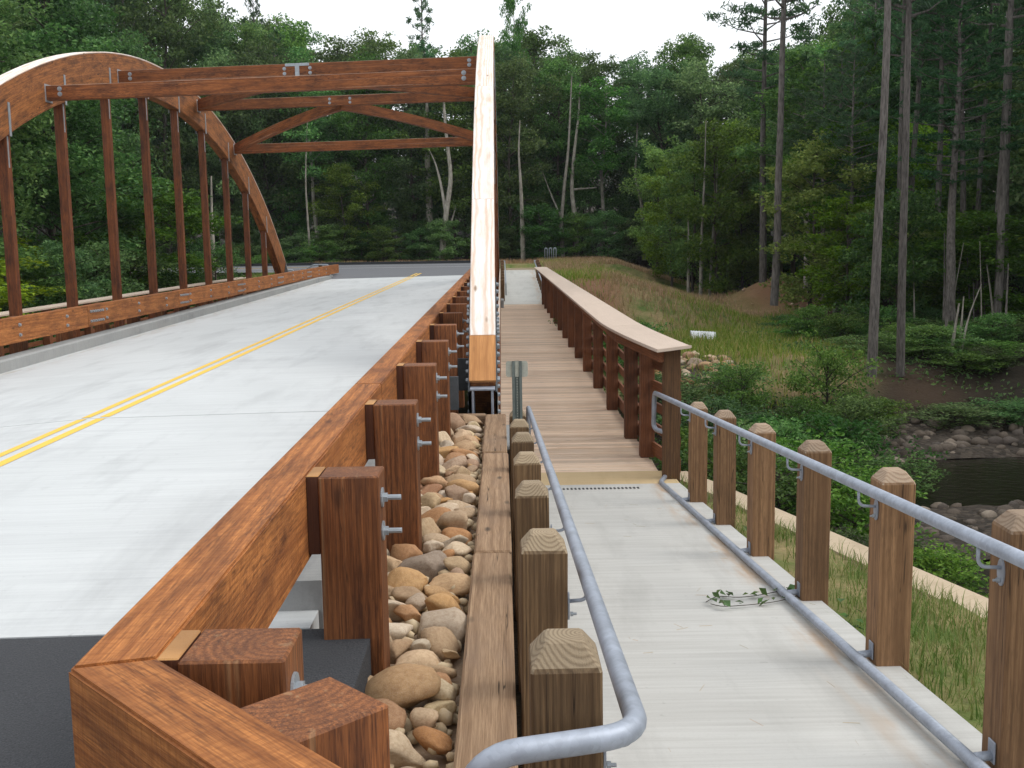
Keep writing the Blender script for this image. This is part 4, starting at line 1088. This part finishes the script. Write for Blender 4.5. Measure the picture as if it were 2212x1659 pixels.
def plant(name, key, x, y, h, sxy, label, cat, group, i=None, lean=(0, 0), z=None, sink=.15):
    k = PROTO[key]; tm, cm = k[i if i is not None else R.randrange(len(k))]
    if cm.name not in _cache:
        co = np.empty(len(cm.vertices) * 3, np.float32); cm.vertices.foreach_get('co', co); _cache[cm.name] = float(np.percentile(co[2::3], 99.7))
    base_h = _cache[cm.name]
    z = gz(x, y) - sink if z is None else z
    t = thing(name, label, cat, (x, y, z), group)
    s = h / base_h
    mw = Matrix.Translation((x, y, z)) @ Matrix(((1, 0, lean[0], 0), (0, 1, lean[1], 0), (0, 0, 1, 0), (0, 0, 0, 1))) @ Matrix.Rotation(R.uniform(0, 6.283), 4, 'Z') @ Matrix.Diagonal((sxy, sxy, s, 1))
    for nm, me in (('trunk', tm), ('crown', cm)):
        o = bpy.data.objects.new(nm, me); link(o, t, mw)
    TREES.append((x, y, t)); return t
def sky_y(x):
    P_ = [(-900, -260), (0, -200), (420, -90), (505, 0), (530, 72), (640, 62), (700, 72), (750, 100), (800, 98), (860, 112), (900, 92), (960, 95), (1000, 108), (1080, 95), (1150, 98), (1230, 78), (1285, 110), (1325, 150), (1350, 118), (1390, 100), (1440, 100), (1530, 112), (1600, 120), (1680, 95), (1740, 45), (1790, -10), (1870, -60), (3000, -300)]
    for (a, b), (c, d) in zip(P_, P_[1:]):
        if a <= x <= c: return b + (d - b) * (x - a) / (c - a)
    return -260
def where(x, y):
    px = px_of((x, y, 0))[0]
    marks = [(-400, 'before the leftmost hanger'), (30, 'past the leftmost hanger'), (152, 'past the second hanger'), (248, 'past the third hanger'), (325, 'past the fourth hanger'), (393, 'past the fifth hanger'), (449, 'past the sixth hanger'), (495, 'past the seventh hanger'), (571, 'past the left arch foot'), (735, 'behind the left guardrail end'), (820, 'behind the junction'), (910, 'behind the yellow line end'), (1000, 'behind the right arch'), (1080, 'behind the far footway'), (1185, 'behind the bike rack'), (1290, 'behind the grassy crest'), (1400, 'behind the crest\'s slope'), (1500, 'above the white pipe'), (1600, 'beside the spoil heap'), (1720, 'behind the spoil heap'), (1880, 'behind the tall pines'), (1990, 'right of the tall pines'), (2120, 'near the picture edge'), (2300, 'beyond the picture edge')]
    best = marks[0][1]
    for a, s_ in marks:
        if px >= a: best = s_
    return best
used_lab = {}
def uniq(lab):
    used_lab[lab] = used_lab.get(lab, 0) + 1; return lab
# back wall of forest behind the cross road: four rows
def top_cap(x, y, rad):
    px, _ = px_of((x, y, 0)); rp = rad / y * F_
    sy = max(sky_y(px - rp * .8), sky_y(px), sky_y(px + rp * .8))
    return (549 - .015 * (px - 1082) - sy) / F_ * y
def forest_row(y0, x0, x1, step, rowname, low=0.0, keys=('broad', 'broad', 'broad', 'broad', 'palebroad', 'palebroad', 'conifer'), hs=1.0, jit=1.6):
    x = x0
    while x < x1:
        xx, yy = x + R.uniform(-jit, jit) * .6, y0 + R.uniform(-jit, jit)
        base = gz(xx, yy)
        top = top_cap(xx, yy, 2.6) - low - R.uniform(0, 1.0) ** 2 * 1.8 + .6
        h = max(5., min((top - base) * hs, 26.)); key = R.choice(keys)
        nm = {'broad': 'broadleaf_tree', 'palebroad': 'broadleaf_tree', 'conifer': 'conifer_tree', 'pine': 'pine_tree', 'young': 'young_tree'}[key]
        d = {'broad': 'dark green broadleaf tree', 'palebroad': 'pale trunked broadleaf tree', 'conifer': 'dark conical conifer', 'pine': 'tall bare trunked pine', 'young': 'light green young tree'}[key]
        plant(nm, key, xx, yy, h, R.uniform(.85, 1.2) * (.75 + h / 60), uniq(f'{d} {rowname} {where(xx, yy)}'), 'tree', 'trees of the forest')
        x += step * R.uniform(.8, 1.25)
forest_row(76, -34, 24, 3.6, 'in the front row', 1.4)
forest_row(81, -38, 30, 3.6, 'in the second row', .6)
forest_row(87, -42, 34, 3.7, 'in the third row', 0, ('broad', 'broad', 'broad', 'palebroad', 'broad'))
forest_row(95, -46, 38, 4.2, 'in the back row', -.2, ('broad', 'broad', 'broad', 'broad', 'broad', 'conifer'))
def forest_patch(n, xr, yr, keys, hr, rowname, mind=2.4, grp='trees of the forest', ok=None, sx=1.0):
    c = 0; t = 0
    while c < n and t < n * 40:
        t += 1; x, y = R.uniform(*xr), R.uniform(*yr)
        if ok and not ok(x, y): continue
        if any((x - a) ** 2 + (y - b) ** 2 < mind ** 2 for a, b, _ in TREES): continue
        key = R.choice(keys); h = R.uniform(*hr)
        nm = {'broad': 'broadleaf_tree', 'palebroad': 'broadleaf_tree', 'conifer': 'conifer_tree', 'pine': 'pine_tree', 'young': 'young_tree', 'thicket': 'thicket_shrub'}[key]
        d = {'broad': 'dark green broadleaf tree', 'palebroad': 'pale trunked broadleaf tree', 'conifer': 'dark conical conifer', 'pine': 'tall bare trunked pine', 'young': 'light green young tree', 'thicket': 'low dense thicket'}[key]
        if key in ('young', 'thicket'): h *= .5
        if key == 'pine': h = max(h, 19)
        if key != 'pine' or x < 17: h = max(4., min(h, top_cap(x, y, 5.0) - gz(x, y)))
        plant(nm, key, x, y, h, R.uniform(.9, 1.25) * sx, uniq(f'{d} {rowname} {where(x, y)}'), 'tree' if key != 'thicket' else 'shrub', grp); c += 1
# left bank woods
forest_patch(26, (-30, -15.5), (17, 47), ('broad', 'broad', 'palebroad', 'conifer'), (11, 17), 'on the left bank', 2.6)
forest_patch(22, (-44, -19), (36, 60), ('broad', 'broad', 'conifer'), (14, 20), 'on the far left bank', 3.0, ok=lambda x, y: x < -19)
forest_patch(14, (-20, -14.6), (18, 46), ('thicket', 'young'), (4, 7), 'low on the left bank', 2.0)
# right woods
rb = lambda x, y: x > 12.9 + .10 * (y - 35) + (1.5 if y > 58 else 0) and x < y * .62
forest_patch(20, (14, 46), (54, 75), ('broad', 'broad', 'palebroad', 'pine'), (12, 18), 'deep in right wood', 2.9, ok=rb)
forest_patch(9, (22, 46), (34, 54), ('broad', 'broad', 'palebroad'), (10, 15), 'in the right wood', 3.4, ok=lambda x, y: rb(x, y) and x > y * .46)
forest_patch(20, (15, 40), (33, 62), ('pine',), (20, 24), 'in the right wood', 1.9, ok=rb, sx=.72)
forest_patch(26, (13, 34), (38, 66), ('thicket', 'thicket', 'young', 'young'), (7, 12), 'low in right wood', 1.9, ok=rb)
forest_patch(18, (15, 32), (6, 32), ('broad', 'broad', 'palebroad', 'pine'), (12, 17), 'on the near right bank', 3.0, ok=lambda x, y: x > y * .57 + 3.5)
# named trees, placed from what the photograph shows
def pine_at(px0, py0, Y, px1, tr, label, h=23, key='pine', i=0, barefix=None):
    p = at_depth(px0, py0, Y); top = at_depth(px1, 0, Y)
    lean = ((top[0] - p[0]) / max(1, top[2] - p[2]), 0)
    return plant('pine_tree', key, p[0], Y, h, tr, label, 'tree', 'tall pines on the right bank', i, lean, p[2] - .1)
pine_at(1883, 806, 29.2, 1926, .68, 'tall bare grey pine trunk, left one of the close pair above the creek', i=0)
pine_at(1945, 806, 30.2, 1986, .62, 'tall bare grey pine trunk, right one of the close pair above the creek', i=1)
pine_at(1672, 655, 46, 1706, .95, 'tall reddish pine with side boughs rising behind the spoil heap', 27, i=2)
pine_at(2166, 640, 38, 2196, .95, 'thick grey pine trunk nearest the right picture edge', i=1)
pine_at(1938, 650, 45, 1948, .70, 'slim reddish pine trunk just behind the close pair', i=2)
pine_at(2020, 660, 46, 2030, .75, 'slim grey pine trunk right of the close pair', i=0)
pine_at(2105, 660, 48, 2118, .72, 'slim grey pine trunk between close pair and picture edge', i=1)
pine_at(1648, 640, 56, 1650, 1.0, 'dark pine with drooping boughs against the sky beside the reddish pine', 22.5, i=0)
def young_at(px0, py0, Y, h, s, label, i=0):
    p = at_depth(px0, py0, Y)
    return plant('young_tree', 'young', p[0], Y, h, s, label, 'tree', 'light green young trees', i, (0, 0), gz(p[0], Y) - .1)
young_at(1495, 600, 62, 9.5, 1.0, 'light green slender young tree at the grass edge, left of three', 0)
young_at(1545, 600, 60, 10.5, 1.1, 'light green slender young tree at the grass edge, middle of three', 1)
young_at(1450, 590, 66, 8.0, .9, 'small light green young tree behind the grassy slope', 2)
young_at(1745, 640, 47, 8.3, 1.1, 'bright yellow green young tree with thin dark stem', 2)
young_at(1830, 640, 49, 9.2, 1.2, 'bright yellow green young tree left of the close pines', 1)
young_at(1590, 605, 64, 11.0, 1.15, 'tall light green tree behind the white pipe, before the dark forest', 1)
young_at(1420, 590, 72, 9.0, 1.0, 'light green tree at the foot of the forest behind the crest', 0)
young_at(1960, 640, 52, 9.0, 1.2, 'light green tree between the tall pine stems', 1)
young_at(2090, 650, 50, 7.0, 1.2, 'light green low tree beside the slim grey pine', 0)
young_at(1850, 400, 60, 15.0, 1.2, 'tall yellow green tree crown between the reddish pine and the close pair', 2)
young_at(1605, 610, 61, 7.8, 1.0, 'light green young tree right beside the spoil heap', 0)
young_at(745, 590, 74, 7.0, .9, 'light green young tree across the junction behind the K brace', 1)
young_at(330, 600, 44, 6.5, 1.2, 'light green bush behind the fourth hanger', 2)
p = at_depth(922, 560, 90); plant('conifer_tree', 'conifer', p[0], 90, (549 - 36) / F_ * 90 + 1.4, .95, 'spiky conifer standing above the forest skyline left of the right arch', 'tree', 'trees of the forest', 0)
p = at_depth(570, 560, 92); plant('conifer_tree', 'conifer', p[0], 92, (549 - 34) / F_ * 92 + 1.6, .7, 'small spiky conifer top at the left end of the skyline', 'tree', 'trees of the forest', 1)
p = at_depth(1108, 570, 84); plant('broadleaf_tree', 'palebroad', p[0], 84, (549 - 4) / F_ * 84 + 1.0, .52, 'thin leggy tree poking into the sky right of the right arch top', 'tree', 'trees of the forest', 1)
def path_tree(label, Y, stems, w0, mat='barkpale'):
    """a standing stem (and forks) traced as centre lines, with round tapered wood"""
    base = at_depth(*stems[0][0], Y); t = thing('bare_tree', label, 'tree', (base[0], Y, base[2] - .3), 'pale stems before the dark forest')
    bm = bmesh.new()
    for j, st in enumerate(stems):
        if j == 0 and Y > 70: st = st + [(st[-1][0] + 3, max(165, st[-1][1] - 70))]
        P_ = [Vector(at_depth(a, b, Y)) - Vector((base[0], Y, base[2] - .3)) + Vector((0, .15 * j * q, 0)) for q, (a, b) in enumerate(st)]
        if j == 0: P_[0].z -= .6
        n = len(P_); w = w0 * (1 if j == 0 else .5)
        tube_bm(bm, round_path(P_, .8, 3), [w * (1 - .75 * q / (len(round_path(P_, .8, 3)) - 1)) for q in range(len(round_path(P_, .8, 3)))], 7, False)
    put('trunk', bm_done(bm, 'stem', M[mat], False, True), t, (base[0], Y, base[2] - .3)); return t
path_tree('pale forked bare tree left of the right arch, its fork halfway up', 73, [[(952, 570), (957, 520), (965, 450), (975, 385), (965, 300), (958, 225)], [(962, 455), (953, 400), (940, 350), (925, 320)], [(957, 520), (975, 480), (985, 440)]], .24)
path_tree('thick grey trunk left of the pale forked tree', 76, [[(925, 560), (928, 460), (923, 340), (922, 230)]], .30, 'barkpale')
path_tree('slim white leaning stem between the arch foot and the forked tree', 72, [[(672, 560), (665, 480), (660, 400), (661, 330)]], .085)
path_tree('straight stem with orange brown base behind the far footway', 72, [[(1130, 568), (1128, 480), (1125, 400), (1120, 330)]], .17)
path_tree('left stem of the twin pale trunks behind the bike rack', 74, [[(1217, 568), (1212, 480), (1219, 400), (1228, 320), (1232, 230)], [(1212, 470), (1190, 420), (1165, 350)]], .16)
path_tree('right stem of the twin pale trunks behind the bike rack', 75, [[(1247, 568), (1243, 480), (1234, 410), (1240, 330), (1250, 250)], [(1234, 410), (1290, 405)]], .21)
path_tree('wavy pale trunk behind the grassy crest', 75, [[(1394, 600), (1388, 500), (1387, 440), (1372, 390), (1375, 310)]], .17)
path_tree('slim pale stem at the grass edge, left of three', 61, [[(1486, 632), (1488, 520), (1484, 420)]], .10)
path_tree('slim pale stem at the grass edge, middle of three', 59.5, [[(1513, 640), (1515, 520), (1522, 380), (1525, 260)]], .11)
path_tree('slim pale stem at the grass edge, right of three', 60.5, [[(1532, 640), (1538, 530), (1548, 420), (1550, 300)]], .09)
path_tree('leaning bare stem on the dark bank right of the close pines', 31.5, [[(2042, 805), (2058, 740), (2072, 655)]], .09)
path_tree('thin grey stem beside the leaning stem on the dark bank', 33, [[(2062, 800), (2075, 720), (2082, 640)]], .07)
path_tree('grey trunk behind the seventh hanger of the left arch', 50, [[(461, 600), (458, 500), (456, 380)]], .16)
ths = sorted((R.uniform(1905, 2205), R.uniform(745, 800), R.uniform(31, 40)) for _ in range(14))
for q, (a, b, Y) in enumerate(ths):
    ln = R.gauss(0, 22); tp = R.uniform(480, 640)
    path_tree('thin bare stem on the dark right bank, ' + ['first', 'second', 'third', 'fourth', 'fifth', 'sixth', 'seventh', 'eighth', 'ninth', 'tenth', 'eleventh', 'twelfth', 'thirteenth', 'fourteenth'][q] + ' from left', Y, [[(a, b), (a + ln * .4, (b + tp) / 2), (a + ln, tp)]], R.uniform(.035, .07), 'barkpale' if q % 3 == 0 else 'barkpine')
# shrubs by the creek
def shrub_at(px0, py0, Y, h, s, label, i=0, key='shrub', name='shrub', z=None):
    p = at_depth(px0, py0, Y)
    return plant(name, key, p[0], Y, h, s, label, 'shrub', 'bushes on the creek banks', i, (0, 0), gz(p[0], Y) - .1 if z is None else z)
shrub_at(1785, 868, 27, 2.7, 1.05, 'dark green rounded bush standing in the grass left of the close pines', 0)
shrub_at(1735, 925, 25.0, 1.5, .8, 'broad dark bush below the rounded bush on the slope', 1)
shrub_at(1850, 900, 25.5, 1.4, 1.0, 'low bush at the top of the gravel bar', 2)
shrub_at(1602, 885, 27.4, 1.75, .8, 'pale green shrub beside the riprap stones', 3)
shrub_at(1525, 905, 26.0, 1.0, 1.0, 'dark shrub below the riprap behind the first bollards', 0)
shrub_at(1625, 950, 24.5, 1.1, 1.0, 'green shrub between the riprap and the broad dark bush', 2)
shrub_at(1690, 980, 22.0, 1.9, 1.25, 'leafy bush behind the third and fourth bollards', 1)
shrub_at(1830, 985, 22.6, 1.8, 1.25, 'leafy bush overhanging the creek left of the water', 3)
shrub_at(1905, 1020, 20.6, 1.5, 1.0, 'leafy bush at the water edge behind the fifth bollard', 0)
shrub_at(1600, 1040, 19.6, 1.9, 1.25, 'leafy bush behind the second bollard', 2)
shrub_at(1760, 1060, 18.6, 1.8, 1.2, 'leafy bush behind the fourth bollard', 0)
shrub_at(1530, 1010, 19.5, 1.9, 1.1, 'leafy bush behind the first bollard', 1)
shrub_at(1845, 1130, 15.6, 1.5, 1.05, 'dark bush below the wing wall left of the fifth bollard', 3)
shrub_at(1680, 1130, 16.4, 1.7, 1.2, 'dark bush below the wing wall behind the third bollard', 1)
shrub_at(1560, 1085, 17.0, 1.7, 1.1, 'dark bush below the wing wall behind the second bollard', 3)
shrub_at(2010, 1245, 13.0, 1.0, .75, 'small bright bush below the wing wall right of the fifth bollard', 2)
shrub_at(1900, 1215, 13.5, 1.1, .8, 'small dark bush below the wing wall behind the fifth bollard', 0)
shrub_at(2060, 905, 27.6, .6, 1.3, 'low green growth at the top of the far gravel bar', 2)
shrub_at(2170, 900, 28.0, .6, 1.3, 'low green growth under the dark bank', 0)
for i, (x, y, h, s) in enumerate(((4.2, 27.5, 1.6, 1.2), (5.2, 24.5, 1.7, 1.2), (3.6, 30.5, 1.5, 1.2), (4.4, 21.0, 1.8, 1.2), (3.3, 17.5, 1.8, 1.1), (6.3, 28.5, 1.3, 1.0), (9.9, 27.3, .9, .9), (3.0, 36, 1.4, 1.1))):
    plant('shrub', 'shrub', x, y, h, s, ['leafy shrub seen through the slats near the end post', 'leafy shrub under the railing near the creek', 'leafy shrub under the railing by the far slope', 'tall leafy shrub under the railing', 'tall leafy shrub close to the end post', 'leafy shrub right of the riprap', 'leafy shrub under the eroded bank', 'shrub at the far abutment'][i], 'shrub', 'bushes on the creek banks', i % 4)
for i, (px, Y) in enumerate(((640, 72.5), (690, 71.8), (590, 72), (540, 70), (470, 70), (380, 68))):
    p = at_depth(px, 560, Y); plant('shrub', 'shrub', p[0], Y, R.uniform(1.6, 2.4), 1.5, 'roadside shrub across the junction ' + where(p[0], Y), 'shrub', 'shrubs across the junction', i % 4)
for i in range(46):
    x = (-30 if i < 26 else -88) + 2.2 * i + R.uniform(-.6, .6); y = R.uniform(72.6, 75) + (3.5 if i >= 26 else 0)
    plant('thicket_shrub', 'thicket', x, y, R.uniform(2.2, 4.2) + (1.5 if i >= 26 else 0), R.uniform(.8, 1.1), f'dark undergrowth at forest foot {where(x, y)}', 'shrub', 'undergrowth along the forest foot', i % 2)
for i in range(70):
    for _ in range(30):
        x, y = R.uniform(10.2, 26), R.uniform(29.5, 44)
        if x < y * .62 and x > 9.8 + .12 * (y - 29) and math.hypot(x - 10.5, y - 29.2) > 1.1 and math.hypot(x - 11.8, y - 30.2) > 1.0: break
    plant('shrub', 'shrub', x, y, R.uniform(.6, 1.5), R.uniform(.8, 1.3), f'undergrowth on the dark bank {where(x, y)}', 'shrub', 'undergrowth on the right bank', i % 4)
for i in range(22):
    x, y = R.uniform(-15.5, -12.8), 16 + 1.5 * i + R.uniform(-.5, .5)
    plant('shrub', 'shrub', x, y, R.uniform(1.4, 2.6), R.uniform(1.0, 1.4), f'leafy bush outside the left boardwalk {where(x, y)}', 'shrub', 'bushes outside the left boardwalk', i % 4)
# ------------------------------------------------------------------ grass
def blades(name, P_, hgt, wid, mat, seed, lean=.5):
    rg = np.random.RandomState(seed); n = len(P_); h = hgt * rg.uniform(.45, 1.25, (n, 1)); a = rg.uniform(0, 6.283, n)
    side = np.stack([np.cos(a), np.sin(a), 0 * a], -1) * wid * rg.uniform(.6, 1.3, (n, 1))
    ln = np.stack([np.cos(a + 1.57 + rg.randn(n) * .6), np.sin(a + 1.57 + rg.randn(n) * .6), 0 * a], -1) * h * rg.uniform(0, lean, (n, 1))
    up = np.array([0, 0, 1.]) * h
    V = np.stack([P_ - side, P_ + side, P_ + side * .6 + ln * .45 + up * .6, P_ - side * .6 + ln * .45 + up * .6, P_ + ln * 1.2 + up, P_ + ln * 1.2 + up + side * .1], 1).reshape(-1, 3)
    i = 6 * np.arange(n)[:, None]
    F = np.concatenate([np.concatenate([i, i + 1, i + 2, i + 3], 1), np.concatenate([i + 3, i + 2, i + 5, i + 4], 1)], 0)
    return tag(put(name, np_mesh(name, V, F, mat)), None, None, None, 'stuff')
rg = np.random.RandomState(4)
n = 26000; x = rg.uniform(2.26, 4.6, n); y = rg.uniform(1.5, 13.6, n); wx = 2.43 + (14 - y) * .162 - .12
cl = _vnoise(x, y, .55, 31) + .35 * rg.randn(n) * .5
m = (x < wx) & (cl > -.12) & (rg.rand(n) < np.where(x < 2.55, .75, 1.0) * np.clip(1.15 - .05 * (y - 4), .35, 1)); x, y = x[m], y[m]
blades('grass', np.stack([x, y, ground_z(x, y)], -1), .15, .004, M['grass'], 1, .9)
n = 64000; x = rg.uniform(2.6, 15, n); y = 27.6 + 46 * rg.rand(n) ** .85
m = (np.hypot((x - 14.4) / 3.0, (y - 55.0) / 4.2) + rg.randn(n) * .12 > .85) & ((x > 5.5) | (y > 36)) & (x < 9.9 + .34 * np.maximum(y - 28, 0)) & (_vnoise(x, y, 2.0, 33) + rg.randn(n) * .2 > -.2) & (x < 14.5 - _vnoise(x, y, 4, 7) * 5 + .07 * (y - 40)) & ((y < 66) | (x > 2.5) )
x, y = x[m], y[m]; tanm = (_vnoise(x, y, 3.0, 35) - .24 + .42 * sstep(40, 54, y) + rg.randn(len(x)) * .16) > .05
for sel, nm, mt in ((tanm, 'dry_grass', M['tan']), (~tanm, 'grass', M['grass'])):
    blades(nm, np.stack([x[sel], y[sel], ground_z(x[sel], y[sel])], -1), .30, .016, mt, 3, .7)
n = 6000; x = rg.uniform(-16, -9.6, n); y = rg.uniform(50, 73.5, n); m = (y > 69.3) | ((y < 58) & (x < -12)); x, y = x[m], y[m]
blades('grass', np.stack([x, y, ground_z(x, y)], -1), .25, .016, M['grass'], 7)
n = 9000; x = rg.uniform(-30, 9, n); y = rg.uniform(69.2, 73, n)
blades('grass', np.stack([x, y, ground_z(x, y)], -1), .28, .016, M['tan'], 8)
# ground-cover on banks
n = 42000; x = rg.uniform(2.7, 16, n); y = rg.uniform(3, 34, n); yc = 22.0 + .1 * (x - 10); d = y - yc
m = (((d > 4.2) & (d < 7.0 + 1.5 * _vnoise(x, y, 2, 44))) | (d < -4.5)) & (x > 2.6 + np.clip(14 - y, 0, 9) * .17) & (_vnoise(x, y, 1.4, 41) > -.22) & ((x < 10.5) | (y < 14)) & ((d > 0) | (x < 5.6 + 1.6 * np.clip(15.5 - y, 0, 9)))
x, y = x[m], y[m]
V, F = leaf_cards(np.stack([x, y, ground_z(x, y) + np.abs(rg.randn(len(x))) * .16], -1), .12, .6, rg, .6)
tag(put('ground_cover_leaves', np_mesh('ground_cover_leaves', V, F, M['shrub'])), None, None, None, 'stuff')
# ------------------------------------------------------------------ vine and litter on the path
VN = thing('vine', 'trailing ivy like vine sprig lying across the path from the grass', 'vine', (1.9, 7.3, -2.5))
rd = random.Random(8)
def on_walk(px, py):
    lo, hi = 3., 14.
    for _ in range(40):
        mid = (lo + hi) / 2; q = at_depth(px, py, mid)
        if q[2] > zwalk(0, mid): lo = mid
        else: hi = mid
    return Vector(at_depth(px, py, lo))
leafP = []
for st in ([(1735, 1283), (1690, 1283), (1640, 1290), (1590, 1298), (1550, 1290), (1525, 1305)], [(1730, 1290), (1680, 1305), (1620, 1312), (1560, 1318), (1535, 1312)]):
    P_ = [on_walk(a, b) + Vector((0, 0, .012 + .015 * rd.random())) for a, b in st]
    tube('stem', round_path(P_, .1, 3), .003, M['bark'], VN, 5)
    for a, b in zip(P_, P_[1:]):
        for q in range(3):
            c = a.lerp(b, (q + rd.random()) / 3); leafP.append((c.x + rd.gauss(0, .015), c.y + rd.gauss(0, .02), c.z + .015 + .02 * rd.random()))
for c in leafP:
    V, F = leaf_cards(np.array([[0, 0, 0.]]), .075, .7, np.random.RandomState(int(1e6 * abs(c[0])) % 99999), 1.5)
    put('leaf', np_mesh('leaf', V, F, M['vine']), VN, c)
n = 60; x = rg.uniform(.4, 2.2, n); y = 2.5 + 9 * rg.rand(n) ** 1.3; a = rg.uniform(0, 3.14, n); L = rg.uniform(.015, .05, n)
V = []; F = []
for i in range(n):
    dx, dy = math.cos(a[i]) * L[i], math.sin(a[i]) * L[i]; z = zwalk(0, y[i]) + .004; wd = .0012
    V += [(x[i] - dx, y[i] - dy - wd, z), (x[i] + dx, y[i] + dy - wd, z), (x[i] + dx, y[i] + dy + wd, z + .001), (x[i] - dx, y[i] - dy + wd, z + .001)]; F.append((4 * i, 4 * i + 1, 4 * i + 2, 4 * i + 3))
tag(put('litter', np_mesh('litter', V, F, M['tan'])), None, None, None, 'stuff')
# broad leaved weeds beside the bollards
for k, (px, py) in enumerate(((1805, 1318), (1705, 1240), (1600, 1150))):
    q = Vector(at_depth(px, py, (6.7, 8.1, 9.8)[k])); W2 = thing('weed', ['pale broad leaved weed beside the fourth bollard', 'pale broad leaved weed at the foot of the third bollard', 'pale broad leaved weed at the foot of the second bollard'][k], 'weed', (q.x + .14, q.y, gz(q.x + .14, q.y)))
    for j in range(9):
        V, F = leaf_cards(np.zeros((1, 3)), .085, .75, np.random.RandomState(100 * k + j), 1.6)
        put('leaf', np_mesh('leaf', V, F, M['vine']), W2, (q.x + rd.uniform(.04, .22), q.y + rd.gauss(0, .11), gz(q.x + .14, q.y) + rd.uniform(.03, .18)))
# twigs and fern cover on the dark bank
n = 9000; x = rg.uniform(9.0, 26, n); y = rg.uniform(27.2, 40, n); m = (_vnoise(x, y, 1.6, 51) + rg.randn(n) * .08 > .02) & (x < y * .62); x, y = x[m], y[m]
V, F = leaf_cards(np.stack([x, y, ground_z(x, y) + np.abs(rg.randn(len(x))) * .12], -1), .15, .5, rg, .6)
tag(put('ground_cover_leaves', np_mesh('ground_cover_leaves', V, F, M['leaf'])), None, None, None, 'stuff')

# tell look-alike neighbours apart by their order across the view
ORD = ['first', 'second', 'third', 'fourth', 'fifth', 'sixth', 'seventh', 'eighth', 'ninth', 'tenth', 'eleventh', 'twelfth', 'thirteenth', 'fourteenth', 'fifteenth', 'sixteenth', 'seventeenth', 'eighteenth', 'nineteenth', 'twentieth']
byl = {}
for x, y, t in TREES: byl.setdefault(t['label'], []).append((px_of((x, y, 0))[0], t))
for lab, L in byl.items():
    if len(L) > 1:
        for k, (_, t) in enumerate(sorted(L, key=lambda q: q[0])): t['label'] = lab + ', ' + (ORD[k] if k < 20 else 'last') + ' from left'

build_haze()
